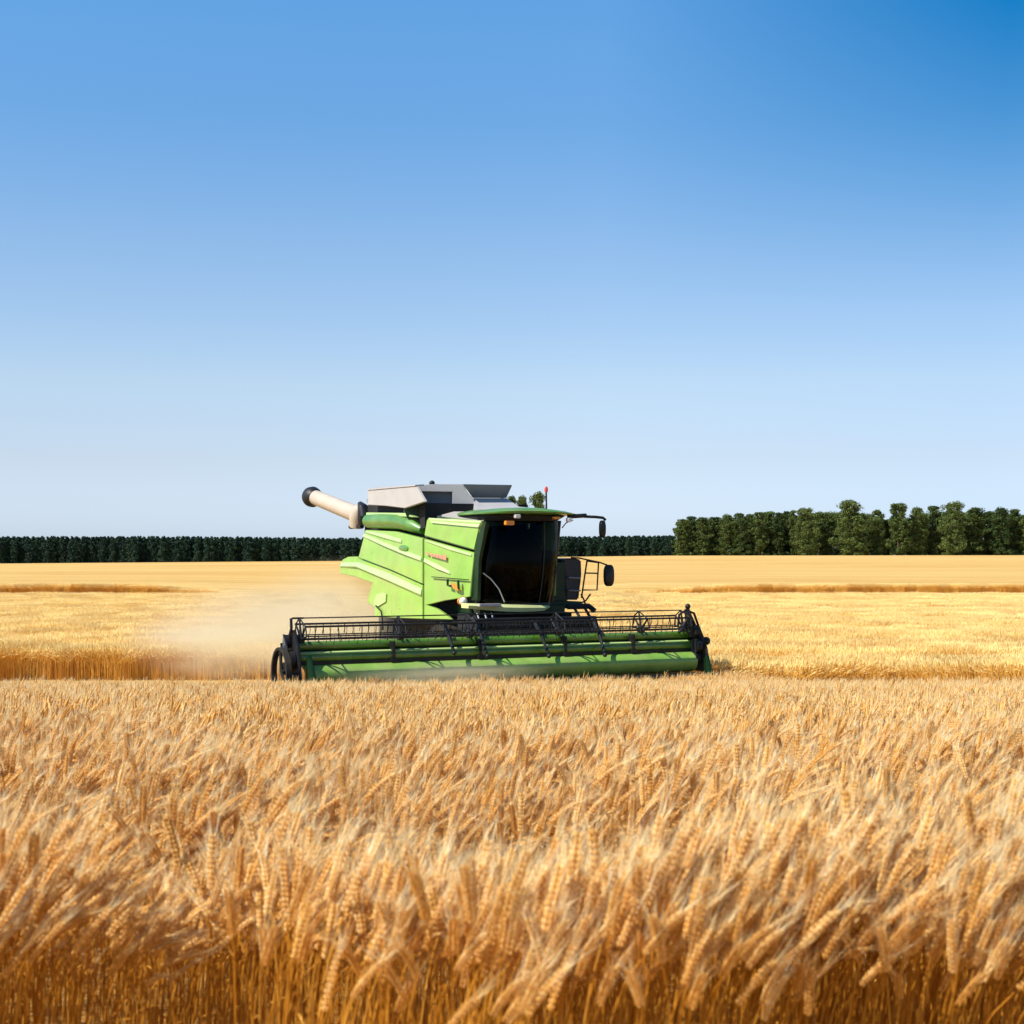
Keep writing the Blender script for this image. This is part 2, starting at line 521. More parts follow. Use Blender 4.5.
for sgn in (1, -1):
    q = upper if sgn == 1 else mirror(upper)
    m_ = MB()
    m_.prism(q, (0.30 * sgn, 0.12, 0), 0.025)
    up = m_.build('upper_panel', 'lime', H)
    # light capping strip along its top
    if sgn == 1:
        a, b, c, d = [on_q(*p) for p in [(427, 518.8), (480.5, 521.8), (479, 527.5), (432.5, 523)]]
        m_ = MB()
        q2 = [a + Vector((0.03, 0.01, 0.02)), b + Vector((0.03, 0.01, 0.02)), c + Vector((-0.03, -0.012, 0)), d + Vector((-0.03, -0.012, 0))]
        m_.prism(q2, (0.06, 0.02, 0), 0.006)
        m_.build('capping', 'lime_hi', up)

# raised ridges: an upper face tilted to the sky, a steep lower face; paler colour paints in the sun highlight
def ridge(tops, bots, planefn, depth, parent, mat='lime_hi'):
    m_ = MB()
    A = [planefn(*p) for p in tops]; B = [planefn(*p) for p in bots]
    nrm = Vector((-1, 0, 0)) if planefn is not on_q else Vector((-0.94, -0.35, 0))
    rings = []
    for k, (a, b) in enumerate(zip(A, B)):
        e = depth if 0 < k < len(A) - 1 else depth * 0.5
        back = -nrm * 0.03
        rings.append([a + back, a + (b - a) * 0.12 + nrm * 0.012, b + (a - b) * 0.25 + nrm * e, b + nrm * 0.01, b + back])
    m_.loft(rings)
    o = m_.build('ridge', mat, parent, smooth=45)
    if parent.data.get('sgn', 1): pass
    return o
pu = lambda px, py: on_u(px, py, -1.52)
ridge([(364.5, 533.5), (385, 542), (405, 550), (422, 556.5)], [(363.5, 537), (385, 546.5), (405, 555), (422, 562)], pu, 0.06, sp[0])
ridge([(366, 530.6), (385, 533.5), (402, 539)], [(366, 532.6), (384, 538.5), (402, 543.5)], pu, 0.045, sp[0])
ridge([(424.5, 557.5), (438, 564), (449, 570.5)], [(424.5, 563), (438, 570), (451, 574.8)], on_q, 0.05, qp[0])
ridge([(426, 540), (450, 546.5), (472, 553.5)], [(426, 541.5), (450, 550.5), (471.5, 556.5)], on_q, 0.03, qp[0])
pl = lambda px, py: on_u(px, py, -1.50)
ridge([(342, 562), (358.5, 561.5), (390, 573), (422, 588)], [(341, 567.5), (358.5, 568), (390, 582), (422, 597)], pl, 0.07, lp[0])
# rear nose bulging behind the panel
m_ = MB()
rings = []
for u_, k in ((-1.44, 0.72), (-1.36, 0.92), (-1.0, 1.0), (0, 1.0), (1.0, 1.0), (1.36, 0.92), (1.44, 0.72)):
    cen = on_u(352, 567, -1.45)
    rings.append([(u_, cen.y + (0.55 * math.cos(t) - 0.1) * k, cen.z + 0.22 * math.sin(t) * k) for t in np.linspace(0, 2 * math.pi, 15)[:-1]])
m_.loft(rings)
m_.build('tail_hood', 'green', H)

# panel handle recess, small shapes of the side panel
m_ = MB()
hc = on_u(403.5, 548.5, -1.53)
m_.loft([[hc + Vector((-k, 0.26 * math.cos(t) * q, 0.075 * math.sin(t) * q - 0.0)) for t in np.linspace(0, 2 * math.pi, 17)[:-1]] for k, q in ((-0.03, 1), (0.012, 1), (0.02, 0.8))])
m_.build('handle', 'green', sp[0])
m_ = MB()
m_.prism([on_u(*p, -1.505) for p in [(377, 594.5), (384, 592.5), (387, 594), (386.5, 602), (379, 606.5), (374.5, 604)]], (-0.025, 0, 0), 0.006)
m_.build('reflector', 'lime_hi', lp[0])
m_ = MB()
m_.tube([on_u(*p, -1.53) for p in [(376, 606), (381, 611), (382.5, 620), (383, 630)]], 0.018, 6)
m_.build('hose', 'black', lp[0])
# dark seam between the two halves and along the quarter panel
m_ = MB()
m_.prism([on_q(*p) + Vector((-0.05, -0.02, 0)) for p in [(433, 576.4), (470, 579.3), (470, 580.2), (433, 577.2)]], (0.02, 0.008, 0))
m_.build('seam', 'dgreen', qp[0])
for pts in ([(451, 579), (451, 585), (454, 586)], [(461.5, 580), (462, 589)]):
    m_ = MB()
    m_.tube([on_q(*p) + Vector((-0.09, -0.03, 0)) for p in pts], 0.026, 6)
    m_.build('bracket', 'dgreen', qp[0])
m_ = MB()
m_.prism([on_q(*p) + Vector((-0.06, -0.022, 0)) for p in [(454, 583.5), (456.5, 582.5), (463, 589), (461, 591), (456, 588)]], (-0.03, -0.012, 0), 0.006)
m_.build('reflector', 'amber', qp[0])
# faded red print: a round mark and a run of illegible strokes
def q_at(px, py, k=-0.045): return on_q(px, py) + Vector((k, k * 0.38, 0))
m_ = MB()
m_.prism([q_at(429 + 1.4 * math.cos(t), 553.4 + 1.4 * math.sin(t)) for t in np.linspace(0, 2 * math.pi, 13)[:-1]], (-0.006, -0.002, 0))
m_.build('emblem', 'pink', qp[0])
for (x0, x1, h0, h1) in ((431.6, 434.3, 1.6, 1.8), (434.6, 437.2, 1.9, 2.0), (437.5, 440.4, 2.1, 2.3), (440.7, 443.8, 2.4, 2.6), (444.1, 447.8, 2.7, 3.2)):
    yc0, yc1 = 553.9 + (x0 - 429) * 0.21, 553.9 + (x1 - 429) * 0.21
    m_ = MB()
    m_.prism([q_at(x0, yc0 - h0 / 1.3), q_at(x1, yc1 - h1 / 1.3), q_at(x1, yc1 + h1 / 1.3), q_at(x0, yc0 + h0 / 1.3)], (-0.006, -0.002, 0))
    m_.build('letter', 'pink', qp[0])

# --- green duct under the tank flap, running back to the auger elbow
def taper_duct():
    m_ = MB()
    secs = [(421, 530, 4.5, -1.25), (412, 525.5, 7.5, -1.35), (398, 521.5, 8.5, -1.40), (382, 521, 8.5, -1.42), (367, 521, 7.8, -1.42)]
    rings = []
    for px, py, hh, u_ in secs:
        c = on_u(px, py, u_ - 0.05)
        h = hh * 0.0225
        rings.append([c + Vector((-0.22 * math.cos(t) * min(1, hh / 7) + 0.1, 0, h * math.sin(t) * (1 if abs(math.sin(t)) < .9 else .95))) for t in np.linspace(0, 2 * math.pi, 17)[:-1]])
    m_.loft(rings)
    return m_.build('duct', 'green', H, smooth=50)
taper_duct()
m_ = MB()
m_.prism([on_u(*p, -1.47) for p in [(366, 512.5), (406, 513), (413, 517.2), (400, 516.5), (366, 516)]], (0.5, 0, 0), 0.01)
m_.build('duct_cover', 'lime_hi', H)
m_ = MB()
m_.box(-1.2, 1.2, 1.9, 5.6, 3.35, 3.74)
m_.prism([on_u(*p, -1.30) for p in [(368, 505), (425, 503), (425, 528), (420, 529), (400, 519), (368, 514)]], (2.5, 0, 0))
m_.build('tank_base', 'void', H)

# --- grain tank: flared flaps
TZ = on_y(490, 484, 1.9).z
m_ = MB()
fl = [on_u(*p, -1.55) for p in [(367.6, 490.5), (392, 488), (416, 486.3), (424.8, 501.6), (404.6, 508.3), (386, 506), (367.6, 505)]]
m_.prism(fl, (0.07, 0, 0), 0.012)
a, b, c = fl[0], fl[1], fl[2]
m_.prism([a + Vector((-0.02, 0, 0.0)), c + Vector((-0.02, 0, 0.0)), c + Vector((0.22, 0.05, 0.02)), a + Vector((0.22, 0, 0.06))], (0, 0, 0.03), 0.008)
flap = m_.build('tank_side_flap', 'cream', H)
m_ = MB()
m_.ball(on_u(386, 489, -1.4), 0.05, 2, (1, 1.6, .5))
m_.build('latch', 'black', flap)
TA, TB = (-1.1, 2.2), (-0.35, 1.9)
ont = lambda px, py: hit(px, py, TA, TB)
m_ = MB()
m_.prism([ont(*p) for p in [(417.5, 486.2), (430, 484.2), (463.5, 484.2), (467.5, 492), (473.5, 498.5), (477.5, 511.5), (452.3, 515), (452.3, 491.8), (419.5, 491.3)]], (0.05, 0.12, 0), 0.008)
m_.build('tank_corner_flap', 'grey', H)
m_ = MB()
m_.prism([ont(*p) + Vector((0.06, 0.15, 0)) for p in [(416, 486.5), (455, 488), (455, 517), (424, 527), (404, 511)]], (0.1, 0.3, 0), 0.01)
m_.build('tank_inner_wall', 'slate', H)
m_ = MB()
m_.prism([ont(*p) + Vector((-0.04, -0.06, 0)) for p in [(404.6, 509.5), (411, 505.5), (425, 503.5), (425, 526), (408, 519)]], (0.3, 0.5, 0), 0.015)
m_.build('gearbox', 'dgreen', H)
m_ = MB()      # front flap, flaring forwards at the top
t0, t1 = on_y(463.6, 484.4, 1.75), on_y(512.4, 485.2, 1.75)
b0, b1 = on_y(473.6, 498, 2.0), on_y(506.5, 498, 2.0)
m_.prism([t0, t1, b1, b0], (0, 0.05, 0.01), 0.008)
m_.build('tank_front_flap', 'slate', H)
m_ = MB()      # far side flap
m_.prism([t1 + Vector((-0.03, 0.03, 0)), b1 + Vector((-0.03, 0.05, 0)), (b1.x - 0.1, 4.9, b1.z - 0.3), (t1.x - 0.03, 5.1, t1.z - 0.02)], (-0.05, 0.0, 0), 0.008)
m_.build('tank_side_flap', 'grey', H)
m_ = MB()
m_.prism([(-1.3, 5.2, TZ - 0.25), (0.7, 5.2, TZ - 0.25), (0.6, 5.0, TZ - 0.9), (-1.2, 5.0, TZ - 0.9)], (0, 0.05, 0), 0.01)
m_.build('tank_rear_flap', 'grey', H)
m_ = MB()
m_.ball(on_y(432, 483.0, 2.4), 0.065, 2, (1, 1, .9))
m_.tube([on_y(425, 486, 2.5), on_y(432, 484.6, 2.4), on_y(441, 485, 2.3)], 0.02, 6)
m_.build('tank_sensor', 'black', H)
# fairing sloping from the tank front down over the cab roof
m_ = MB()
f0, f1 = on_y(473.6, 498.2, 1.98), on_y(506.5, 498.2, 1.98)
g0, g1 = on_y(480, 513, 0.9), on_y(548, 509, 0.9)
mid0 = (f0 + g0) / 2 + Vector((0, 0.1, -0.03)); mid1 = (f1 + g1) / 2 + Vector((-0.14, 0.1, -0.07))
dn = Vector((0, 0.1, -0.3))
m_.loft([[f0, f1, f1 + dn, f0 + dn], [mid0, mid1, mid1 + dn, mid0 + dn], [g0, g1, g1 + dn, g0 + dn]])
m_.build('roof_fairing', 'grey', H)
m_ = MB()
h0, h1, h2, h3 = on_y(454, 511.5, 1.7), on_y(479, 511.5, 1.5), on_y(500, 513.5, 0.8), on_q(481.5, 521)
h4 = on_q(428, 518)
m_.prism([h0 + Vector((-.0, 0, .0)), h1, h2, h3 + Vector((0.02, 0.01, 0)), h4 + Vector((0.3, 0.2, 0.05))], (0.05, 0.1, -0.06))
m_.build('top_cover', 'cream', H)

# --- unloading auger: folded back along the tank, spout beyond the tail
AU = Vector((-1.30, 0, 0))
e0 = on_u(361, 516, -1.32); e1 = on_u(313, 496.5, -1.75)
m_ = MB()
dr = (e1 - e0)
m_.tube([e0 + dr * 0.05, e0 + dr * 0.5, e0 + dr * 0.97], [0.205, 0.195, 0.185], 24)
aug = m_.build('unloading_auger', 'beige', H, smooth=50)
m_ = MB()
dn = dr.normalized()
m_.tube([e0 + dr * 0.94, e0 + dr * 0.965, e0 + dr * 1.0, e0 + dr * 1.03 + Vector((0, 0, -.03)), e0 + dr * 1.07 + Vector((0, 0, -.07))], [0.20, 0.225, 0.25, 0.26, 0.23], 20)
m_.build('spout', 'black', aug, smooth=50)
m_ = MB()
el = [on_u(*p, -1.4) for p in [(360.5, 506), (359, 511), (357.5, 518), (356.5, 527)]]
m_.tube([el[0], el[1], el[2], el[3]], [0.10, 0.19, 0.20, 0.17], 16)
m_.build('elbow', 'beige', aug, smooth=50)
m_ = MB()
m_.tube([on_u(360, 504, -1.36), on_u(363, 508, -1.36), on_u(364, 516, -1.36), on_u(363, 524, -1.36)], [0.07, 0.13, 0.15, 0.12], 14)
m_.tube([on_u(350.5, 526.8, -1.42), on_u(362, 526.5, -1.42)], 0.055, 10)
for k in range(6):
    p = on_u(365 + (k % 3) * 1.1, 506 + k * 2.4, -1.3)
    m_.ball(p, 0.05, 1)
m_.build('elbow_clamp', 'black', aug)

# --- cab
zb, zt = on_y(515, 603, -0.1).z, on_y(515, 520, -0.1).z
def cabring(z, k, out=0.0):
    # k: 0 bottom, 1 top
    w = 0.93 + out; wr = 0.84 + 0.13 * k + out
    fy = -0.22 + 0.10 * math.sin(k * math.pi) * -1
    pts = [(-w, 1.35), (-w, 0.35), (-w + 0.02, 0.05)]
    for t in np.linspace(-0.85, 0.85, 9):
        pts.append((t * (w if t < 0 else wr), fy - out + 0.16 * t * t))
    pts += [(wr + .0, 0.12), (wr + 0.02, 0.35), (wr + 0.02, 1.35)]
    sh = 0.03 + 0.06 * k
    return [Vector((x + sh, y, z)) for x, y in pts]
m_ = MB()
rings = [cabring(zb + (zt - zb) * k, k) for k in np.linspace(0, 1, 7)]
m_.loft(rings, caps=False, closed=False)
glass = m_.build('cab_glass', 'glass', H, smooth=60)
cab = MB()
# pillars follow the glass outline
for i, r_ in ((2, 0.055), (12, 0.05), (0, 0.06), (14, 0.06)):
    cab.tube([rg[i] + Vector((-.01 if i < 5 else .01, 0, 0)) for rg in rings], r_, 8)
cab.tube([rg[9] + Vector((0.03, -0.01, 0)) for rg in rings], 0.012, 6)
cab.prism([rings[0][0], rings[0][1] , rings[0][2], *rings[0][3:12], rings[0][12], rings[0][13], rings[0][14]], (0, 0, -0.06), 0.01)
cabf = cab.build('cab_frame', 'black', H, smooth=50)
m_ = MB()      # near side door frame, a dark green strip
ed = [on_u(*p, -0.96) for p in [(483, 522.5), (486, 522.5), (479, 560), (477.5, 601), (470.8, 600.5), (472.5, 560), (477, 537)]]
m_.prism(ed, (0.08, 0.02, 0), 0.01)
m_.build('door_post', 'dgreen', H)
m_ = MB()
m_.box(-0.86, 0.88, 1.28, 1.34, zb, zt, 0.01)
m_.build('cab_rear_wall', 'void', H)
# interior
m_ = MB()
m_.box(-0.28, 0.28, 0.62, 1.12, zb + 0.38, zb + 0.52, 0.05)
m_.box(-0.26, 0.26, 1.05, 1.18, zb + 0.5, zb + 1.15, 0.05)
m_.box(-0.2, 0.2, 0.7, 1.05, zb, zb + 0.38, 0.02)
m_.build('seat', 'cloth', H)
m_ = MB()
m_.tube([(0.05, 0.15, zb), (0.05, 0.35, zb + 0.62)], 0.035, 8)
cc = Vector((0.05, 0.36, zb + 0.64))
m_.tube([cc + Vector((0.19 * math.cos(t), 0.14 * math.sin(t), 0.12 * math.sin(t))) for t in np.linspace(0, 2 * math.pi, 19)[:-1]], 0.016, 6, closed=True)
m_.build('steering_wheel', 'black', H)
m_ = MB()
m_.box(0.42, 0.62, 0.35, 0.95, zb, zb + 0.68, 0.03)
m_.build('console', 'black', H)
m_ = MB()
m_.box(0.50, 0.72, 0.22, 0.26, zb + 0.72, zb + 0.98, 0.01)
m_.tube([(0.61, 0.24, zb + 0.72), (0.56, 0.38, zb + 0.62)], 0.015, 6)
m_.build('monitor', 'black', H)
m_ = MB()
m_.box(-0.75, -0.6, 0.1, 0.2, zb, zb + 0.9, 0.02)
m_.build('door_handle_post', 'black', H)
m_ = MB()
m_.tube([on_y(483, 573, -0.2), on_y(491, 579, -0.27), on_y(499, 589, -0.30), on_y(504.5, 602, -0.3)], 0.014, 6)
m_.build('wiper', 'steel', glass)
m_ = MB()
m_.ball(on_y(485, 567, 0.15), 0.06, 1, (1.3, .3, .35))
m_.build('grab_handle', 'lamp', cabf)
# roof: lens-shaped, green edge, overhanging to the front
def rring(z0, z1, x0, x1, y0, y1, n=28, p=3.2):
    out = []
    for k in range(n):
        t = 2 * math.pi * k / n
        cx, sy = math.cos(t), math.sin(t)
        x = math.copysign(abs(cx) ** (2 / p), cx); y = math.copysign(abs(sy) ** (2 / p), sy)
        X = (x0 + x1) / 2 + x * (x1 - x0) / 2; Y = (y0 + y1) / 2 + y * (y1 - y0) / 2
        bow = 1 - ((X - 0.1) / 1.15) ** 2
        out.append(Vector((X, Y, z0 + (z1 - z0) * max(0, bow))))
    return out
m_ = MB()
zr = on_y(576, 515, -0.4).z
m_.loft([rring(zr - 0.02, zr + 0.0, -0.86, 1.18, -0.45, 1.5), rring(zr + 0.0, zr + 0.03, -0.95, 1.42, -0.55, 1.5), rring(zr + 0.02, zr + 0.07, -0.95, 1.44, -0.56, 1.5),
         rring(zr + 0.03, zr + 0.12, -0.88, 1.36, -0.48, 1.45), rring(zr + 0.04, zr + 0.15, -0.6, 1.0, -0.2, 1.3)])
roof = m_.build('cab_roof', 'green', H, smooth=40)
m_ = MB()
m_.loft([rring(zt - 0.02, zt - 0.02, -0.86, 1.0, -0.32, 1.4), rring(zt + 0.05, zt + 0.08, -0.9, 1.12, -0.42, 1.4), rring(zr - 0.025, zr - 0.02, -0.88, 1.16, -0.46, 1.4)])
m_.build('visor', 'void', roof)
for (px, py, sx, sz, mt) in ((510, 523, 0.10, 0.045, 'amber'), (517.7, 516.2, 0.065, 0.04, 'lamp'), (557, 518, 0.085, 0.025, 'amber'), (569.5, 520, 0.05, 0.045, 'lamp')):
    m_ = MB()
    p = on_y(px, py, -0.52)
    m_.box(p.x - sx, p.x + sx, -0.54, -0.44, p.z - sz, p.z + sz, 0.012)
    m_.build('work_light', mt, roof)
m_ = MB()
b0_, b1_ = on_y(546.5, 510, 0.0), on_y(546.2, 492, 0.0)
m_.tube([b0_, b1_], 0.018, 6)
bc = m_.build('beacon_pole', 'black', H)
m_ = MB()
m_.tube([on_y(546.2, 492, 0), on_y(546.2, 489, 0), on_y(546.2, 486.5, 0)], [0.035, 0.04, 0.02], 10)
m_.build('beacon', 'red', bc)

# round marker lamp at the front corner and sill bar
m_ = MB()
lc = on_q(464.4, 601) + Vector((-0.12, -0.2, 0))
m_.ball(lc, 0.088, 2, (1, .7, 1))
lampo = m_.build('headlight', 'lamp', H, smooth=60)
m_ = MB()
m_.tube([lc + Vector((0.0, 0.02, 0)), lc + Vector((0.02, 0.16, 0))], [0.10, 0.08], 14)
m_.build('lamp_housing', 'amber', lampo)
m_ = MB()
s0, s1 = on_y(467.6, 603.5, -0.35), on_y(549, 605.5, -0.30)
n_ = 12
rings = []
for k in range(n_ + 1):
    t = k / n_
    p = s0.lerp(s1, t)
    bow = math.sin(t * math.pi)
    hh = 0.13 * (0.75 + 0.35 * bow) * (1 if k < n_ else 0.4)
    yy = p.y - 0.15 * bow
    rings.append([Vector((p.x, yy, p.z)), Vector((p.x, yy - 0.05, p.z - hh * 0.4)), Vector((p.x, yy - 0.03, p.z - hh)), Vector((p.x, yy + 0.3, p.z - hh)), Vector((p.x, yy + 0.3, p.z))])
m_.loft(rings)
sill = m_.build('front_sill', 'yellow', H, smooth=40)
m_ = MB()
p0, p1 = on_y(478, 604.2, -0.50), on_y(501, 604.4, -0.56)
m_.box(p0.x, p1.x, -0.58, -0.48, p0.z - 0.05, p0.z + 0.01, 0.008)
m_.build('sill_plate', 'cream', sill)
m_ = MB()
m_.box(-0.98, 1.0, -0.28, 1.3, zb - 0.22, zb - 0.065, 0.02)
m_.build('cab_floor', 'dgreen', H)

# --- platform, ladder and rails on the far side
m_ = MB()
P = lambda px, py, y=0.25: on_y(px, py, y)
m_.prism([P(554, 563), P(566, 562), P(568, 601), P(553, 601)], (0.05, 0.75, 0), 0.015)
m_.prism([P(550, 601.5, 0.1), P(582, 601.5, 0.1), P(582.5, 605.5, 0.1), P(574, 608.5, 0.1), P(550, 608.5, 0.1)], (0, 1.0, 0), 0.01)
plat = m_.build('platform', 'dgreen', H)
m_ = MB()
m_.prism([P(563, 559), P(573, 558), P(581.5, 559.5), P(582, 575), P(579, 600), P(564, 600)], (0.0, 0.6, 0), 0.03)
m_.build('side_locker', 'navy', plat)
m_ = MB()
for pts in ([(586.5, 561), (598.5, 563), (597, 590), (582, 590)], [(587, 561), (584.5, 577), (581.5, 598)], [(585, 573), (598, 573.3)],
            [(571, 557.6), (579, 558), (600, 562.5), (607, 565)], [(581, 603), (586, 600.5), (589, 596), (590.5, 594)], [(581, 594), (584, 600), (586, 606)]):
    m_.tube([P(x, y, 0.18) for x, y in pts], 0.018, 6)
m_.build('handrail', 'black', plat)
for yy in (577.5, 590.3):
    m_ = MB()
    m_.tube([P(568.5, yy, 0.15), P(580.5, yy + .4, 0.15)], 0.018, 6)
    m_.build('rung', 'steel', plat)
# mirrors
def oval(c, hw, hh, d, n=18, p=3.0):
    rs = []
    for yy, k in ((0, 0.85), (0.3, 1), (0.8, 1), (1, 0.8)):
        rs.append([c + Vector((math.copysign(abs(math.cos(t)) ** (2 / p), math.cos(t)) * hw * k, yy * d, math.copysign(abs(math.sin(t)) ** (2 / p), math.sin(t)) * hh * k)) for t in np.linspace(0, 2 * math.pi, n + 1)[:-1]])
    return rs
m_ = MB()
m_.loft(oval(P(610, 575.5, 0.1), 0.125, 0.235, 0.09))
m_.build('mirror', 'black', plat, smooth=50)
m_ = MB()
m_.tube([on_y(568, 516.6, -0.35), on_y(586, 515.5, -0.35)], 0.045, 8)
m_.tube([on_y(584, 516.5, -0.35), on_y(596, 517, -0.36), on_y(603, 517.8, -0.36), on_y(605.5, 520, -0.36)], 0.030, 8)
arm = m_.build('mirror_arm', 'black', H)
m_ = MB()
m_.loft(oval(on_y(603.4, 529, -0.40), 0.075, 0.185, 0.08))
m_.build('mirror', 'black', arm, smooth=50)
m_ = MB()
m_.tube([on_y(573, 520, -0.3), on_y(566, 523, -0.3), on_y(562, 528, -0.28)], 0.012, 6)
m_.build('cable', 'black', arm)

# --- chassis, feeder house, wheels
m_ = MB()
m_.box(-0.85, 0.85, 0.4, 5.6, 0.95, 1.75, 0.03)
m_.prism([(-0.75, 1.0, 1.0), (-0.75, 1.0, 1.9), (-0.75, -0.7, 1.55), (-0.75, -1.25, 1.25), (-0.75, -1.25, 0.65)], (1.5, 0, 0), 0.02)
m_.build('feeder_house', 'void', H)
m_ = MB()
m_.box(-1.05, 1.35, 0.05, 0.7, 1.45, zb - 0.22, 0.02)
m_.box(-1.25, 1.55, -0.5, 0.2, 1.52, 1.68, 0.02)
for x in (-1.15, -0.9, -0.72, 1.25, 1.5):
    m_.tube([(x, -0.2, zb - 0.1), (x + 0.03, -0.55, 1.6), (x + 0.1, -0.9, 1.35)], 0.03, 8)
m_.tube([(1.1, -0.2, 1.95), (1.62, -0.2, 1.95), (1.7, -0.3, 1.85)], 0.06, 8)
m_.build('front_axle_housing', 'void', H)
for x in (-1.12, -0.95, -0.8):
    m_ = MB()
    m_.tube([(x, -0.42, 1.86), (x + 0.02, -0.6, 1.58)], 0.018, 6)
    m_.build('hydraulic_ram', 'steel', H)
def wheel(x, y, r, wd):
    m_ = MB()
    prof = [(-wd / 2, r * 0.6), (-wd / 2, r * 0.92), (-wd / 2 * 0.8, r * 0.98), (wd / 2 * 0.8, r * 0.98), (wd / 2, r * 0.92), (wd / 2, r * 0.6)]
    N = 36
    rings = [[Vector((x + a, y + b * math.cos(t), r + b * math.sin(t))) for a, b in prof] for t in np.linspace(0, 2 * math.pi, N + 1)]
    m_.loft(rings, caps=False)
    for k in range(22):
        t = 2 * math.pi * k / 22
        for sg in (-1, 1):
            tt = t + sg * 0.07
            q = Vector((0, math.cos(tt), math.sin(tt))); tg = Vector((0, -math.sin(tt), math.cos(tt)))
            c0 = Vector((x, y, r)) + q * r * 0.96
            m_.prism([c0 + tg * 0.03, c0 - tg * 0.03, c0 - tg * 0.08 + Vector((sg * wd * 0.46, 0, 0)), c0 - tg * 0.02 + Vector((sg * wd * 0.46, 0, 0))], q * r * 0.05)
    ty = m_.build('tyre', 'rubber', None)
    wh = MB()
    for s2 in (-1, 1):
        wh.loft([[Vector((x + s2 * a, y + b * math.cos(t), r + b * math.sin(t))) for t in np.linspace(0, 2 * math.pi, 25)[:-1]] for a, b in ((wd / 2 * .9, r * 0.62), (wd / 2 * .5, r * 0.5), (wd / 2 * .4, r * 0.2), (wd / 2 * .7, r * 0.15))])
    o = wh.build('wheel', 'green', H)
    ty.parent = o
wheel(-1.02, 1.1, 0.82, 0.55); wheel(1.05, 1.1, 0.82, 0.55)
wheel(-1.0, 5.0, 0.52, 0.40); wheel(1.0, 5.0, 0.52, 0.40)

# ------------------------------------------------------------------ header (part of the machine, one level of sub-parts)
HY = -1.5
UL, UR = -5.38, 3.38
m_ = MB()
def htube(z, y, r, x0=UL, x1=UR, seg=16):
    m_.tube([(x0, y, z), ((x0 + x1) / 2, y, z), (x1, y, z)], r, seg)
# pale rounded lower trough
prof = [(0.25, 0.62), (-0.12, 0.60), (-0.26, 0.66), (-0.33, 0.76), (-0.34, 0.88), (-0.29, 0.94), (-0.20, 1.00), (-0.08, 1.03), (0.1, 1.035), (0.1, 1.0), (-0.06, 0.98), (-0.2, 0.92), (-0.25, 0.84), (-0.2, 0.72), (0.25, 0.66)]
m_.loft([[Vector((x, HY + a, b)) for a, b in prof] for x in (UL + 0.15, -2.2, -2.18, 0.6, 0.62, UR - 0.1)])
head = m_.build('header', 'trough', H, smooth=50)
m_ = MB()
htube(1.36, HY + 0.12, 0.085); 
m_.build('cross_tube', 'tube_green', head, smooth=50)
m_ = MB()
htube(1.155, HY - 0.02, 0.10)
m_.build('cross_tube', 'tube_green', head, smooth=50)
m_ = MB()
m_.box(UL, UR, HY - 0.13, HY + 0.10, 1.03, 1.085, 0.01)
m_.box(UL, UR, HY + 0.02, HY + 0.2, 1.235, 1.275, 0.01)
m_.build('beam_shade', 'black', head)  # added black bars: shade beneath both tubes put into shape and colour
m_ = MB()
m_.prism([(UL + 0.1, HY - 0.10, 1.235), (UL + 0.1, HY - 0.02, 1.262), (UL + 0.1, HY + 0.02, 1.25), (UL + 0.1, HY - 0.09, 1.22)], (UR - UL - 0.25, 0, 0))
m_.build('beam_glint', 'lime_hi', head)  # added pale strip: sun glint on the lower tube put into colour
# auger and combs behind the middle
m_ = MB()
xa, xb = -1.35, 1.25
m_.box(xa, xb, HY + 0.36, HY + 0.40, 1.38, 1.52, 0.005)
k = xa
while k < xb:
    m_.box(k, k + 0.02, HY + 0.33, HY + 0.345, 1.37, 1.55, 0)
    k += 0.055
m_.build('feed_comb', 'steel', head)
m_ = MB()
m_.box(xa - 0.1, xb + 0.05, HY + 0.42, HY + 0.6, 1.05, 1.78, 0.01)
k = xa
while k < xb:
    m_.tube([(k, HY + 0.34, 1.72), (k + 0.015, HY + 0.30, 1.60)], 0.009, 4)
    k += 0.08
m_.tube([(xa, HY + 0.33, 1.63), (xb, HY + 0.33, 1.63)], 0.03, 8)
m_.build('back_wall', 'black', head)
# cutter bar with fingers
m_ = MB()
m_.box(UL + 0.1, UR - 0.1, HY - 0.62, HY - 0.12, 0.56, 0.60, 0.005)
k = UL + 0.2
while k < UR - 0.2:
    m_.prism([(k - 0.02, HY - 0.60, 0.56), (k + 0.02, HY - 0.60, 0.56), (k, HY - 0.74, 0.57)], (0, 0, 0.03))
    k += 0.0762 * 1.5
m_.build('cutter_bar', 'black', head)
# reel: bats, tines, spiders
RY, RZ, RR = HY - 0.10, 1.50, 0.37
bats = [(0.10, 1.885), (0.30, 1.765), (-0.24, 1.74), (-0.30, 1.565), (0.34, 1.56)]
RL, RX = UL + 0.10, UR - 0.28
tines = []
for i, (dy, z) in enumerate(bats):
    m_ = MB()
    thin = 0.012 if i in (0, 3, 4) else 0.019
    m_.tube([(RL, RY + dy, z), (RX, RY + dy, z)], thin, 8)
    m_.build('reel_bat', 'black', head)
    x = RL + 0.12 + 0.04 * i
    kk = 0
    while x < RX and i:
        ln = 0.15 + 0.03 * ((kk * 7 + i) % 3)
        if i > 2: ln *= 0.75
        dxx = random.uniform(-0.01, 0.01)
        tines.append((i, kk, [(x, RY + dy, z + 0.015), (x + dxx, RY + dy - 0.02, z - ln * 0.55), (x + dxx, RY + dy + 0.02, z - ln)], 0.0055 if kk % 3 else 0.010))
        x += 0.15 * random.uniform(0.8, 1.2)
        kk += 1
tines.sort(key=lambda q: (q[3] < 0.008, q[0] not in (2, 1)))
for q in tines[:98]:
    m_ = MB(); m_.tube(q[2], q[3], 4); m_.build('tine', 'black', head)
m_ = MB()
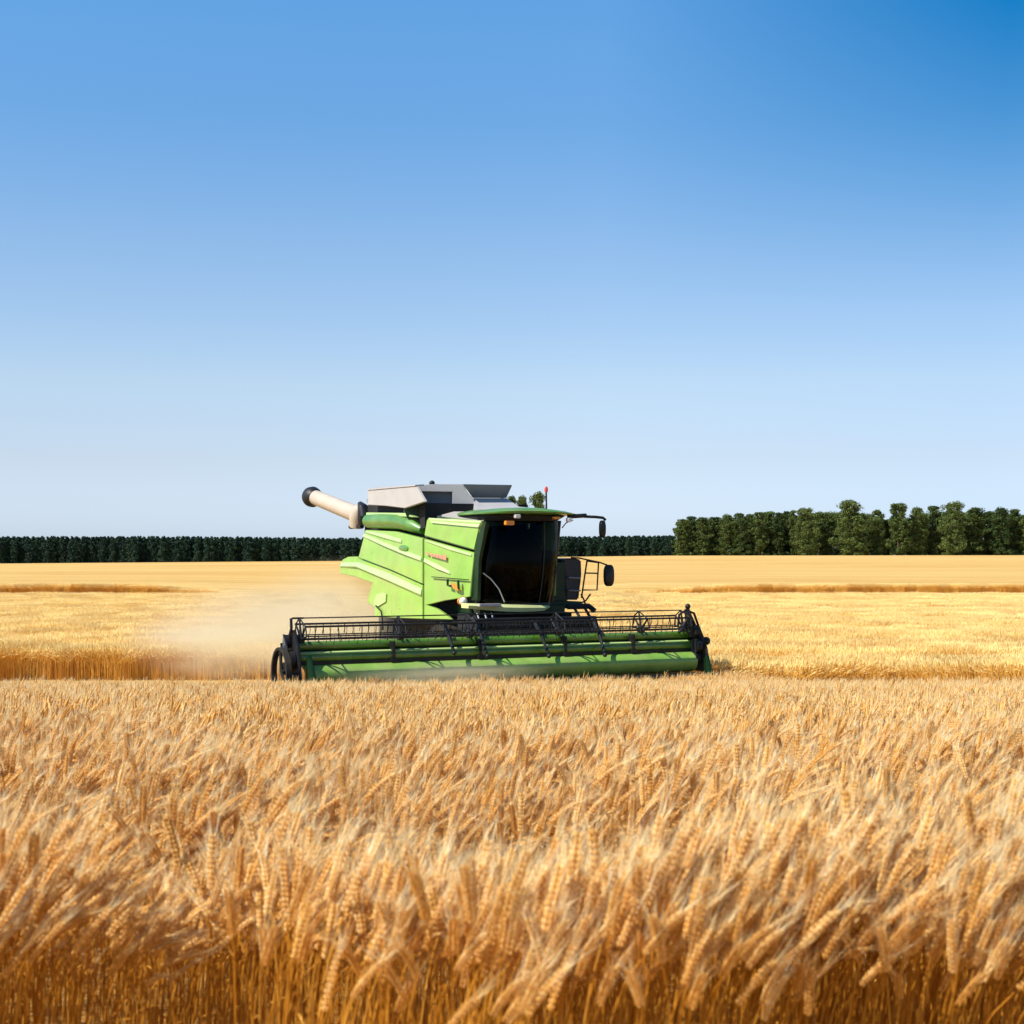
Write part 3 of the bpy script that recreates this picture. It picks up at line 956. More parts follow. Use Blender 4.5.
for q in tines[98:]: m_.tube(q[2], q[3], 4)
tag(m_.build('tine_rows', 'black', head), kind='stuff')
spx = [RL + 0.35 + 1.0 * 0, -3.33, -1.42, 0.55, 2.22, RX - 0.05]
for x in [RL + 0.02, -3.30, -1.85, 0.10, 2.05, RX - 0.02]:
    m_ = MB()
    hub = Vector((x, RY, RZ))
    m_.tube([hub - Vector((0.05, 0, 0)), hub + Vector((0.05, 0, 0))], 0.07, 10)
    for dy, z in bats:
        m_.tube([hub, Vector((x, RY + dy, z))], [0.028, 0.016], 6)
    for a, b in ((0, 1), (1, 4), (0, 2), (2, 3)):
        pa, pb = Vector((x, RY + bats[a][0], bats[a][1])), Vector((x, RY + bats[b][0], bats[b][1]))
        m_.tube([pa, pb], 0.014, 5)
    m_.build('reel_spider', 'black', head)
m_ = MB()
m_.tube([(RL, RY, RZ), (RX, RY, RZ)], 0.022, 8)
m_.build('reel_shaft', 'black', head)
# support arms reaching forwards over the beams
for (x0, y0, x1, y1) in ((442, 624, 454.5, 653), (473, 619, 487.5, 656), (534, 621, 549, 656), (593, 620, 605, 655)):
    m_ = MB()
    a = on_y(x0, y0, HY + 0.25); b = on_y(x1, y1, HY - 0.42)
    md = (a + b) / 2 + Vector((0, -0.03, 0.03))
    m_.tube([a, md, b], [0.045, 0.035, 0.03], 8)
    m_.tube([a + Vector((0.09, 0.05, 0)), md + Vector((0.05, 0.02, -.02))], [0.03, 0.02], 6)
    m_.ball(b, 0.045, 2); m_.ball(a, 0.05, 2)
    m_.build('reel_arm', 'black', head)
for px in (394, 481, 566, 634):
    m_ = MB()
    a = on_y(px, 641, HY - 0.14)
    m_.box(a.x - 0.022, a.x + 0.022, HY - 0.16, HY + 0.2, 1.05, 1.42, 0.01)
    m_.box(a.x - 0.07, a.x + 0.07, HY - 0.18, HY - 0.12, 1.03, 1.10, 0.01)
    m_.build('clamp', 'black', head)
# left end: shield, drive, divider
m_ = MB()
ex = UL - 0.02
m_.prism([(ex, HY + 0.35, 0.62), (ex, HY + 0.35, 1.40), (ex, HY + 0.15, 1.66), (ex, HY - 0.10, 1.68), (ex, HY - 0.32, 1.35), (ex, HY - 0.45, 0.70)], (0.05, 0, 0), 0.015)
m_.tube([(ex - 0.02, HY + 0.0, 1.885), (ex - 0.02, HY - 0.02, 1.70), (ex - 0.06, HY + 0.05, 1.45)], 0.028, 8)
m_.tube([(ex, HY + 0.0, 1.885), (RL + 0.1, HY + 0.0, 1.885)], 0.018, 8)
m_.build('end_shield', 'black', head)
m_ = MB()
for (yy, zz, r_) in ((0.12, 1.45, 0.13), (-0.12, 1.12, 0.17), (0.18, 0.95, 0.12), (-0.25, 0.82, 0.10), (0.1, 1.22, 0.09)):
    c0 = Vector((ex - 0.10, HY + yy, zz))
    m_.tube([c0, c0 + Vector((0.08, 0, 0))], r_, 16)
    m_.tube([c0 - Vector((0.03, 0, 0)), c0], 0.03, 8)
    m_.build('drive_pulley', 'black', head); m_ = MB()
for a, b in (((0.12, 1.58), (-0.12, 1.29)), ((0.25, 1.42), (0.30, 0.95)), ((-0.27, 1.1), (-0.34, 0.8)), ((0.02, 1.0), (-0.2, 0.75))):
    m_.tube([(ex - 0.12, HY + a[0], a[1]), (ex - 0.12, HY + b[0], b[1])], 0.022, 6)
    m_.build('drive_link', 'black', head); m_ = MB()
for k in range(7):
    p = Vector((ex - 0.14 + random.uniform(-.03, .02), HY + random.uniform(-.25, .25), random.uniform(0.85, 1.5)))
    m_.tube([p, p + Vector((0.0, random.uniform(-.1, .1), random.uniform(.05, .14)))], 0.012, 5)
    m_.build('hydraulic_fitting', 'steel', head); m_ = MB()
m_ = MB()      # outer wheel guard at the extreme left
c0 = Vector((ex - 0.20, HY + 0.02, 0.90))
rings = []
for t in np.linspace(R(-35), R(215), 18):
    q = Vector((0, math.cos(t) * 0.46, math.sin(t) * 0.46 - 0.0))
    rings.append([c0 + q + Vector((-0.05, 0, 0)), c0 + q + Vector((0.05, 0, 0)), c0 + q * 0.88 + Vector((0.05, 0, 0)), c0 + q * 0.88 + Vector((-0.05, 0, 0))])
m_.loft(rings)
m_.tube([c0 + Vector((0.0, 0, 0)), c0 + Vector((0.16, 0, 0.05))], 0.05, 8)
m_.tube([c0 + Vector((0, 0, 0)), c0 + Vector((0, 0.05, 0.42))], 0.03, 6)
m_.tube([c0 + Vector((0, 0, 0)), c0 + Vector((0, -0.3, -0.25))], 0.03, 6)
m_.build('wheel_guard', 'rubber', head)
m_ = MB()
dx0 = UL + 0.14
m_.prism([(dx0, HY - 0.30, 1.22), (dx0, HY - 0.38, 1.22), (dx0, HY - 0.55, 0.95), (dx0, HY - 0.80, 0.52), (dx0, HY - 0.30, 0.50)], (0.09, 0, 0), 0.02)
m_.build('crop_divider', 'dgreen', head)
# right end: hoops and sloping shield
m_ = MB()
rx = UR - 0.15
m_.prism([(rx + 0.22, HY + 0.32, 0.60), (rx + 0.16, HY + 0.30, 1.40), (rx, HY + 0.1, 1.90), (rx, HY - 0.05, 1.90), (rx + 0.05, HY - 0.28, 1.5), (rx + 0.20, HY - 0.42, 1.15), (rx + 0.24, HY - 0.50, 0.62)], (0.04, 0, 0), 0.012)
hoop = [(rx - 0.35, HY - 0.2, 1.55), (rx - 0.32, HY - 0.2, 1.80), (rx - 0.15, HY - 0.2, 1.90), (rx + 0.05, HY - 0.2, 1.82), (rx + 0.16, HY - 0.2, 1.55), (rx + 0.30, HY - 0.22, 1.22), (rx + 0.36, HY - 0.22, 0.9)]
m_.tube(hoop, 0.026, 8)
m_.tube([(rx - 0.12, HY - 0.22, 1.98), (rx - 0.10, HY - 0.22, 1.75), (rx - 0.25, HY - 0.22, 1.55), (rx - 0.05, HY - 0.25, 1.35)], 0.035, 8)
m_.ball((rx - 0.12, HY - 0.22, 1.97), 0.06, 2)
m_.ball((rx + 0.34, HY - 0.22, 1.24), 0.09, 2)
m_.tube([(rx - 0.35, HY - 0.22, 1.42), (rx - 0.15, HY - 0.22, 1.62), (rx + 0.02, HY - 0.22, 1.42), (rx + 0.2, HY - 0.25, 1.1)], 0.03, 8)
for (yy, zz, r_) in ((-0.2, 1.45, 0.13), (-0.25, 1.15, 0.15), (-0.2, 0.9, 0.14)):
    c0 = Vector((rx + 0.02, HY + yy, zz))
    m_.tube([c0, c0 + Vector((0.12, 0, 0))], r_, 14)
m_.build('end_shield', 'black', head)
m_ = MB()
m_.prism([(rx + 0.18, HY - 0.25, 1.15), (rx + 0.18, HY - 0.36, 1.12), (rx + 0.18, HY - 0.48, 0.9), (rx + 0.20, HY - 0.62, 0.50), (rx + 0.20, HY - 0.3, 0.50)], (0.08, 0, 0), 0.02)
m_.build('crop_divider', 'dgreen', head)

# ------------------------------------------------------------------ wheat plants
def ortho(d):
    up = np.array([0, 0, 1.0]) if abs(d[2]) < 0.9 else np.array([1.0, 0, 0])
    a = np.cross(d, up); a /= np.linalg.norm(a)
    return a, np.cross(d, a)

class Plant:
    def __init__(s): s.v = []; s.f = []; s.m = []
    def tube(s, path, rads, seg, mat):
        base = len(s.v)
        for i, p in enumerate(path):
            d = path[min(i + 1, len(path) - 1)] - path[max(i - 1, 0)]
            d = d / (np.linalg.norm(d) + 1e-9)
            a, b = ortho(d)
            for k in range(seg):
                t = 2 * math.pi * k / seg
                s.v.append(p + (a * math.cos(t) + b * math.sin(t)) * rads[i])
        for i in range(len(path) - 1):
            for k in range(seg):
                j = (k + 1) % seg
                s.f.append((base + i * seg + k, base + i * seg + j, base + (i + 1) * seg + j, base + (i + 1) * seg + k)); s.m.append(mat)
    def spindle(s, p, d, ln, rad, mat, seg=4):
        d = d / np.linalg.norm(d)
        a, b = ortho(d)
        base = len(s.v)
        s.v.append(p)
        for k in range(seg):
            t = 2 * math.pi * k / seg
            s.v.append(p + d * ln * 0.45 + (a * math.cos(t) + b * math.sin(t)) * rad)
        s.v.append(p + d * ln)
        for k in range(seg):
            j = (k + 1) % seg
            s.f.append((base, base + 1 + j, base + 1 + k)); s.m.append(mat)
            s.f.append((base + seg + 1, base + 1 + k, base + 1 + j)); s.m.append(mat)
    def awn(s, p, d, ln, w, mat):
        d = d / np.linalg.norm(d)
        a, b = ortho(d)
        base = len(s.v)
        t = random.uniform(0, math.pi)
        q = a * math.cos(t) + b * math.sin(t)
        s.v += [p - q * w, p + q * w, p + d * ln + np.array([0, 0, -ln * 0.06])]
        s.f.append((base, base + 1, base + 2)); s.m.append(mat)
    def blade(s, p, az_, ln, w, mat):
        pts = []
        x = np.array([math.cos(az_), math.sin(az_), 0])
        side_ = np.array([-math.sin(az_), math.cos(az_), 0])
        base = len(s.v)
        N = 5
        for i in range(N + 1):
            t = i / N
            c = p + x * ln * t * 0.8 + np.array([0, 0, ln * (0.55 * t - 0.9 * t * t)])
            ww = w * (1 - t) ** 0.6
            s.v += [c - side_ * ww, c + side_ * ww]
        for i in range(N):
            s.f.append((base + 2 * i, base + 2 * i + 1, base + 2 * i + 3, base + 2 * i + 2)); s.m.append(mat)

def neck_path(h, lean, nod, n_):
    """stem rises, leans to +x, then the neck curls over by nod radians"""
    pts = []
    ang = lean * 0.3
    p = np.zeros(3)
    L = h / n_
    pts.append(p.copy())
    for i in range(n_):
        t = (i + 1) / n_
        ang = lean * t + nod * max(0, (t - 0.78) / 0.22) ** 1.3
        p = p + np.array([math.sin(ang), 0, math.cos(ang)]) * L
        pts.append(p.copy())
    return pts, ang

def stalk(P_, origin, h, lean, nod, az_, lod):
    nseg = 12 if lod == 0 else 6 if lod == 1 else 3
    pts, ang = neck_path(h, lean, nod, nseg)
    ca, sa = math.cos(az_), math.sin(az_)
    rot = lambda p: np.array([p[0] * ca - p[1] * sa, p[0] * sa + p[1] * ca, p[2]])
    path = [origin + rot(p) for p in pts]
    r0 = {0: 0.0019, 1: 0.0026, 2: 0.0045}[lod]
    P_.tube(path, [r0 * (1.1 - 0.35 * i / nseg) for i in range(nseg + 1)], 4 if lod == 0 else 3, 0)
    # ear
    earL = random.uniform(0.10, 0.135) if lod < 2 else 0.12
    cur = path[-1]
    bend = nod * 0.35 + 0.1
    if lod == 0:
        ns = 11
        for i in range(ns):
            t = i / ns
            a_ = ang + bend * t
            d = rot(np.array([math.sin(a_), 0, math.cos(a_)]))
            sidev = rot(np.array([0, 1.0, 0]))
            fr = np.cross(d, sidev)
            cur = cur + d * earL / ns
            wdt = 0.0051 * random.uniform(0.85, 1.1) * (0.75 + 0.5 * math.sin(math.pi * (0.15 + 0.8 * t)))
            for sg in (-1, 1):
                off = sidev * sg * wdt * 0.95 + fr * random.uniform(-.001, .001)
                dd = d + sidev * sg * 0.38
                P_.spindle(cur + off * 0.6, dd, 0.0165, wdt * 0.72, 1)
                P_.awn(cur + off + d * 0.010, d + sidev * sg * random.uniform(0.06, 0.28) + fr * random.uniform(-0.2, 0.2), random.uniform(0.05, 0.10) * (0.7 + 0.5 * t), 0.0009, 2)
            for sg in (-1, 1):
                P_.spindle(cur + fr * sg * wdt * 0.5, d + fr * sg * 0.3, 0.0135, wdt * 0.6, 1)
                if i % 3 == 2:
                    P_.awn(cur + d * 0.01, d + fr * sg * random.uniform(0.08, 0.28) + sidev * random.uniform(-.15, .15), random.uniform(0.06, 0.10), 0.0009, 2)
    elif lod == 1:
        ns = 3
        a_ = ang + bend * 0.5
        d = rot(np.array([math.sin(a_), 0, math.cos(a_)]))
        sidev = rot(np.array([0, 1.0, 0])); fr = np.cross(d, sidev)
        P_.spindle(cur, d, earL, 0.0085, 1, 5)
        for i in range(4):
            q = cur + d * earL * (0.1 + 0.2 * i)
            sg = 1 if i % 2 else -1
            P_.spindle(q, d + sidev * sg * 0.45, 0.026, 0.005, 1, 3)
        for i in range(6):
            P_.awn(cur + d * earL * random.uniform(0.2, 0.95), d + sidev * random.uniform(-.32, .32) + fr * random.uniform(-.3, .3), random.uniform(0.05, 0.085), 0.0020, 2)
    else:
        a_ = ang + bend * 0.5
        d = rot(np.array([math.sin(a_), 0, math.cos(a_)]))
        P_.spindle(cur, d, earL, 0.0105, 1, 3)
        P_.awn(cur + d * earL * 0.5, d + np.array([random.uniform(-.3, .3), random.uniform(-.3, .3), 0.1]), 0.10, 0.004, 2)

def proto_mesh(name, P_, far=False):
    return pymesh(name, P_.v, P_.f, mats=[M['far_stalk'], M['far_ear'], M['far_awn']] if far else [M['stalk'], M['ear'], M['awn']], midx=P_.m)

def proto_collection(name, meshes):
    c = bpy.data.collections.new(name)
    for i, me in enumerate(meshes):
        c.objects.link(bpy.data.objects.new('%s_%02d' % (name, i), me))
    return c

near_meshes = []
for i in range(16):
    P_ = Plant()
    random.seed(100 + i)
    kind = i % 4
    nod = [0.12, 0.32, 0.6, 1.15][kind] + random.uniform(-.15, .15)
    stalk(P_, np.zeros(3), random.uniform(0.69, 0.76) , random.uniform(0.02, 0.20), nod, random.uniform(-.15, .15), 0)
    if i % 2:
        P_.blade(np.array([0, 0, random.uniform(.2, .5)]), random.uniform(0, 6.28), random.uniform(.12, .22), 0.004, 0)
    near_meshes.append(proto_mesh('wheat_plant', P_))
mid_meshes = []
for i in range(10):
    P_ = Plant()
    random.seed(200 + i)
    for k in range(5):
        o = np.array([random.uniform(-.06, .06), random.uniform(-.06, .06), 0])
        stalk(P_, o, random.uniform(0.66, 0.76), random.uniform(0.02, 0.22), random.choice([0.1, 0.3, 0.6, 1.3]) + random.uniform(-.2, .2), random.gauss(0, 0.8), 1)
    mid_meshes.append(proto_mesh('wheat_tuft', P_))
far_meshes = []
for i in range(5):
    P_ = Plant()
    random.seed(300 + i)
    for k in range(330):
        o = np.array([random.uniform(-.52, .52), random.uniform(-.52, .52), 0])
        stalk(P_, o, random.uniform(0.62, 0.72), random.uniform(0.0, 0.2), random.choice([0.1, 0.3, 0.9]), random.gauss(0, 0.9), 2)
    far_meshes.append(proto_mesh('wheat_patch', P_, True))
C_near = proto_collection('wheat_near', near_meshes)
C_mid = proto_collection('wheat_mid', mid_meshes)
C_far = proto_collection('wheat_far', far_meshes)
random.seed(5)

def scatter(name, pts, rot, scl, idx, coll, label, cat):
    me = bpy.data.meshes.new(name)
    me.vertices.add(len(pts))
    me.vertices.foreach_set('co', np.asarray(pts, np.float32).ravel())
    a = me.attributes.new('rot', 'FLOAT_VECTOR', 'POINT'); a.data.foreach_set('vector', np.asarray(rot, np.float32).ravel())
    a = me.attributes.new('scl', 'FLOAT', 'POINT'); a.data.foreach_set('value', np.asarray(scl, np.float32))
    a = me.attributes.new('pick', 'INT', 'POINT'); a.data.foreach_set('value', np.asarray(idx, np.int32))
    me.update()
    o = bpy.data.objects.new(name, me)
    COL.objects.link(o)
    ng = bpy.data.node_groups.new(name, 'GeometryNodeTree')
    ng.interface.new_socket('Geometry', in_out='INPUT', socket_type='NodeSocketGeometry')
    ng.interface.new_socket('Geometry', in_out='OUTPUT', socket_type='NodeSocketGeometry')
    gi = ng.nodes.new('NodeGroupInput'); go = ng.nodes.new('NodeGroupOutput')
    ci = ng.nodes.new('GeometryNodeCollectionInfo')
    ci.inputs['Collection'].default_value = coll
    ci.inputs['Separate Children'].default_value = True
    ci.inputs['Reset Children'].default_value = True
    ip = ng.nodes.new('GeometryNodeInstanceOnPoints')
    ip.inputs['Pick Instance'].default_value = True
    def attr(nm, ty):
        q = ng.nodes.new('GeometryNodeInputNamedAttribute'); q.data_type = ty; q.inputs['Name'].default_value = nm
        return q.outputs['Attribute']
    ng.links.new(gi.outputs[0], ip.inputs['Points'])
    ng.links.new(ci.outputs[0], ip.inputs['Instance'])
    ng.links.new(attr('pick', 'INT'), ip.inputs['Instance Index'])
    ng.links.new(attr('rot', 'FLOAT_VECTOR'), ip.inputs['Rotation'])
    ng.links.new(attr('scl', 'FLOAT'), ip.inputs['Scale'])
    ng.links.new(ip.outputs[0], go.inputs[0])
    md = o.modifiers.new('scatter', 'NODES')
    md.node_group = ng
    tag(o, label, cat, kind='stuff')
    return o

def local_uy(x, y):
    dx, dy = x - CX, y - CY
    return dx * c_ + dy * s_, -dx * s_ + dy * c_

def fore_mask(x, y):
    """standing crop in front of the machine"""
    u, ly = local_uy(x, y)
    in_w = (u > UL - 0.35) & (u < UR + 0.35)
    ok = np.where(in_w, ly < HY - 0.62, y < np.where(u < 0, 27.3, 28.6))
    ok &= ~((u > UL - 0.8) & (u < UL + .2) & (ly > HY - 0.5))
    return ok

def attrs(x, y, n_, leanamp=1.0):
    w1 = wav(x * 1.9 + 3, y * 1.5); w2 = wav(x * 0.7 - 5, y * 0.9 + 2); w3 = wav(x * 4.1, y * 3.3 + 7)
    azi = -0.25 + 0.7 * w1 + 0.4 * w2 + rng.normal(0, 0.95, n_)
    tilt = np.clip(0.02 + 0.04 * w3 * leanamp + rng.normal(0, 0.035, n_), -0.15, 0.2)
    # tilt towards the azimuth: rotate about local y first, then about z
    rot = np.stack([rng.normal(0, 0.03, n_), tilt, azi], 1)
    w4 = wav(x * 8.3 + 1, y * 6.1)
    hollow = np.clip(1.15 - y / 14, 0.2, 1) * (1 - crest(x, y))
    am = np.clip(1.3 - y / 14, 0.3, 1)
    scl = np.clip(0.99 + 0.07 * am * w3 + 0.05 * am * w4 + 0.03 * am * w2 + rng.normal(0, 0.045, n_) - 0.24 * hollow, 0.58, 1.2)
    return rot, scl

# foreground, single plants
def crest(x, y):
    """1 on the crests of the swaying stand, 0 in the hollows between"""
    return 0.5 + 0.5 * np.sin(y * 5.6 / (1 + 0.05 * y) + 2.4 * wav(x * 1.3, y * 0.6) + 0.9 * wav(x * 3.7 + 2, y * 1.9))

def fill(y0, y1, dens):
    xm = 0.37 * y1 + 3.6
    n_ = int((y1 - y0) * 2 * xm * dens)
    x = rng.uniform(-xm, xm, n_); y = rng.uniform(y0, y1, n_)
    keep = (np.abs(x) < 0.37 * y + 3.6) & fore_mask(x, y)
    # slightly uneven stand
    q = np.clip(1.15 - y / 11, 0.25, 1)
    keep &= rng.uniform(0, 1, n_) < (1 - q) + q * (0.03 + 1.05 * crest(x, y) ** 2) + 0.15 * wav(x * 5.1, y * 4.7)
    return x[keep], y[keep]
x, y = fill(2.1, 8.5, 470)
front = 2.95 + 0.42 * wav(x * 2.6 + 4, x * 0.9) + 0.12 * wav(x * 9, x * 3)
kp = (y > front) | ((rng.uniform(0, 1, len(x)) < 0.30 * (wav(x * 3.6 + 1, y * 2.6 + 5) > 0.15)) & (y > 2.4))
x, y = x[kp], y[kp]
xe = rng.uniform(-5, 5, 5000); ye = 2.85 + 0.42 * wav(xe * 2.6 + 4, xe * 0.9) + 0.12 * wav(xe * 9, xe * 3) + rng.exponential(0.4, 5000)
x, y = np.concatenate([x, xe]), np.concatenate([y, ye])
rot, scl = attrs(x, y, len(x))
scatter('wheat', np.stack([x, y, ground_z(x, y) - 0.01], 1), rot, scl, np.where(y < 4.2, rng.integers(0, 4, len(x)) * 4 + np.minimum(rng.integers(0, 4, len(x)), np.where(y < 3.0, 1, 2)), rng.integers(0, 16, len(x))), C_near,
        'ripe golden wheat with bearded ears filling the foreground', 'wheat')
x, y = fill(8.5, 31.5, 95)
rot, scl = attrs(x, y, len(x))
scatter('wheat', np.stack([x, y, ground_z(x, y) - 0.01 - 0.14 * smooth(13, 25, y)], 1), rot, scl, rng.integers(0, 10, len(x)), C_mid,
        'standing ripe wheat reaching from the foreground up to the harvester header', 'wheat')

# standing crop behind the cut strip
def patches(name, xs, ysn, label, sc=1.0, zoff=0.0, end=None, sink=False):
    xs = np.asarray(xs); ysn = np.asarray(ysn)
    if end is not None:
        zoff = zoff - 0.55 * (1 - smooth(0, 8, np.abs(xs - end)))
    k = len(xs)
    rot = np.stack([np.zeros(k), np.zeros(k), rng.choice([0, 1, 2, 3], k) * math.pi / 2 + rng.uniform(-0.6, 0.6, k)], 1)
    z = (np.zeros(k) if sink else ground_z(xs, ysn)) + zoff
    if sink: z = z - 0.13 * smooth(35, 62, ysn) + rng.uniform(-.02, .02, k)
    return scatter(name, np.stack([xs, ysn, z], 1), rot, rng.uniform(0.97, 1.06, k) * sc, rng.integers(0, 5, k), C_far, label, 'wheat')
def gridpts(x0f, x1f, y0, y1, step=0.8, gaps=()):
    X, Y = [], []
    yy = y0 + 0.5
    while yy < y1:
        if not any(abs(yy - g_) < 0.8 for g_ in gaps):
            xx = x0f(yy)
            while xx < x1f(yy):
                X.append(xx + rng.uniform(-.08, .08)); Y.append(yy + rng.uniform(-.12, .12))
                xx += step
        yy += step
    return X, Y
X, Y = gridpts(lambda y: -0.36 * y - 4, lambda y: (330 - 512) / F * y, YL, 90, gaps=(48, 57, 71))
patches('wheat', X, Y, 'strip of standing wheat left of the harvester, behind the dusty cut strip', sink=True)
def right_start(y):
    u = 4.1
    ly = (y - CY - u * s_) / c_
    return CX + u * c_ - ly * s_
X, Y = gridpts(lambda y: max(right_start(y), 0.06 * y), lambda y: 0.36 * y + 4, YR, 90, gaps=(35, 42.3, 49.5, 57, 68, 79))
patches('wheat', X, Y, 'strip of standing wheat right of the harvester with thin dark tramlines', sink=True)
X, Y = gridpts(lambda y: -0.36 * y - 10, lambda y: (215 - 512) / F * y, YFAR, YFAR + 2.0)
patches('wheat', X, Y, 'distant brown edge of standing wheat across the left of the field', sc=0.98, end=(235 - 512) / F * 109)
X, Y = gridpts(lambda y: (632 - 512) / F * y, lambda y: 0.36 * y + 10, YFAR, YFAR + 2.0)
patches('wheat', X, Y, 'distant brown edge of standing wheat across the right of the field', sc=0.98, end=(622 - 512) / F * 109)

# ------------------------------------------------------------------ trees
def crown_mesh(name, h, w_, nclump, nleaf, leaf, seed, kind='broad', mat='leaf'):
    r_ = np.random.default_rng(seed)
    vs, fs = [], []
    cl = []
    for k in range(nclump):
        if kind == 'broad':
            t = (k + r_.uniform(0, 1)) / nclump
            z = h * t
            prof = (0.80 + 0.20 * math.sin(math.pi * min(1, t + 0.1))) * (1 if t < 0.70 else math.sqrt(max(0.05, 1 - ((t - 0.70) / 0.33) ** 2)))
            rad = w_ / 2 * prof
            a_ = r_.uniform(0, 2 * math.pi); q = rad * r_.uniform(0.25, 0.95) * (1 + 0.28 * math.sin(2 * a_ + seed + t * 7) + 0.2 * math.sin(t * 17 + seed * 2))
            cl.append((q * math.cos(a_), q * math.sin(a_), min(z, h * 0.95), w_ * r_.uniform(0.06, 0.21)))
        else:
            t = k / nclump
            z = h * (0.03 + 0.97 * t)
            rad = w_ / 2 * max(0.25, 1 - max(0, t - 0.6) / 0.5) ** 0.7
            a_ = r_.uniform(0, 2 * math.pi); q = rad * r_.uniform(0.1, 0.8)
            cl.append((q * math.cos(a_), q * math.sin(a_), z, max(0.25, rad * 0.5)))
    per = nleaf // nclump
    for (cx, cy, cz, cr) in cl:
        for i in range(per):
            d = r_.normal(size=3); d /= np.linalg.norm(d)
            p = np.array([cx, cy, cz]) + d * cr * r_.uniform(0.55, 1.0) * np.array([1, 1, 0.8])
            if kind != 'broad': p[2] = min(p[2], h)
            nn = d * 0.7 + r_.normal(size=3) * 0.6
            nn /= np.linalg.norm(nn)
            a, b = ortho(nn)
            s1 = leaf * r_.uniform(0.6, 1.3)
            th = r_.uniform(0, 6.28)
            a2 = a * math.cos(th) + b * math.sin(th); b2 = np.cross(nn, a2)
            base = len(vs)
            vs += [p - a2 * s1, p + b2 * s1 * 0.6, p + a2 * s1, p - b2 * s1 * 0.6]
            fs.append((base, base + 1, base + 2, base + 3))
    return pymesh(name, vs, fs, M[mat])
def trunk_mesh(h, r0, seed):
    r_ = random.Random(seed)
    m_ = MB()
    path = [Vector((r_.uniform(-.1, .1) * k, r_.uniform(-.1, .1) * k, h * k / 5)) for k in range(6)]
    m_.tube(path, [r0 * (1.15 - 0.16 * k) for k in range(6)], 8)
    for k in range(5):
        b = path[2 + k % 3]
        a_ = r_.uniform(0, 6.28)
        m_.tube([b, b + Vector((math.cos(a_) * h * .12, math.sin(a_) * h * .12, h * .12))], [r0 * .4, r0 * .12], 5)
    me = bpy.data.meshes.new('trunk')
    m_.bm.to_mesh(me); m_.bm.free()
    me.materials.append(M['bark'])
    return me

crowns = [crown_mesh('crown', 1.0 * 20, w_, 150, 12600, 0.29, 40 + i) for i, w_ in enumerate((7.5, 9.0, 6.0, 10.0, 8.0, 6.8))]
trunks = [trunk_mesh(16, 0.28, i) for i in range(6)]
def put_tree(name, px, top_py, width_px, d, v, label, cat='tree', group=None, cm=crowns, tm=trunks, refh=20.0, refw=None):
    xx = (px - 512) / F * d
    gz = float(ground_z(xx, d))
    ztop = CAMZ - (top_py - HZ) / F * d
    h = ztop - gz
    t = empty(name, (xx, d, gz), random.uniform(0, 6.28))
    tag(t, label, cat, group)
    wd = width_px / F * d
    cme = cm[v % len(cm)]
    base_w = refw[v % len(refw)]
    k = wd / base_w
    cr = bpy.data.objects.new('crown', cme); COL.objects.link(cr); cr.parent = t
    cr.scale = (k, k, h / refh * 0.99); cr.location = (0, 0, h * 0.01)
    tr = bpy.data.objects.new('trunk', tm[v % len(tm)]); COL.objects.link(tr); tr.parent = t
    tr.scale = (1, 1, h / 20)
    return t
RW = (8.6, 10.2, 7.0, 11.3, 9.1, 7.9)
GR = 'broadleaf trees of the grove at the right'
right = [ # px, top, width, distance, variant, words
    (683, 518.5, 15, 500, 2, 'low bushy tree at the left end of the right-hand grove'),
    (692, 516.0, 15, 507, 4, 'second tree from the left end of the grove, low and rounded'),
    (703, 517.0, 17, 500, 0, 'third tree from the left end of the grove, plain dark crown'),
    (715, 516.0, 16, 505, 5, 'fourth tree from the left end of the grove, slightly paler'),
    (727, 514.5, 17, 500, 1, 'fifth tree from the left end of the grove, where its outline starts to rise'),
    (740, 512.8, 17, 498, 4, 'broad tree sixth from the left end of the grove, with a lumpy top'),
    (750, 513.5, 15, 506, 2, 'narrow tree seventh from the left end of the grove'),
    (759, 511.0, 14, 498, 5, 'eighth tree from the left end of the grove, with a pointed tip'),
    (769, 511.2, 17, 504, 0, 'ninth tree from the left end of the grove'),
    (779, 511.8, 15, 499, 2, 'tenth tree from the left end of the grove, in front of a gap'),
    (786.5, 510.0, 9, 508, 5, 'slim dark tree with pointed tip just left of a notch in the grove'),
    (793, 509.5, 9, 506, 2, 'second slim pointed tree beside the notch in the grove'),
    (805, 508.0, 21, 497, 3, 'wide round-topped tree left of the grove\'s tallest tree'),
    (819, 512.0, 16, 505, 1, 'lower shaded tree between a round-topped one and the tallest tree'),
    (828, 513.5, 12, 502, 2, 'small tree against the left flank of the tallest tree'),
    (850, 500.3, 30, 496, 3, 'tallest and widest tree of the right-hand grove, with a domed crown'),
    (877, 509.5, 15, 501, 4, 'short slim tree just right of the tallest tree'),
    (898, 502.8, 21, 498, 0, 'tall tree with a flat leafy top, right of a deep notch in the grove'),
    (886.5, 519, 9, 504, 2, 'low dark tree filling the deepest notch of the grove'),
    (918, 507.5, 20, 501, 1, 'mid-height tree with a yellowish patch, between two taller ones'),
    (934, 505.5, 17, 505, 4, 'shaded tree leaning against a tall crown from its left side'),
    (953, 502.0, 24, 496, 3, 'tall tree with a stepped crown, second tallest of the grove'),
    (976, 507.2, 21, 500, 0, 'rounded tree right of the second tallest tree'),
    (989, 510.5, 12, 506, 2, 'narrow tree between two rounded crowns near the right edge'),
    (1000, 507.5, 20, 498, 1, 'full rounded tree near the right edge of the picture'),
    (1014, 508.8, 17, 503, 4, 'last full tree before the right edge of the picture'),
    (1027, 516.5, 16, 500, 5, 'lower tree cut by the right edge of the picture'),
]
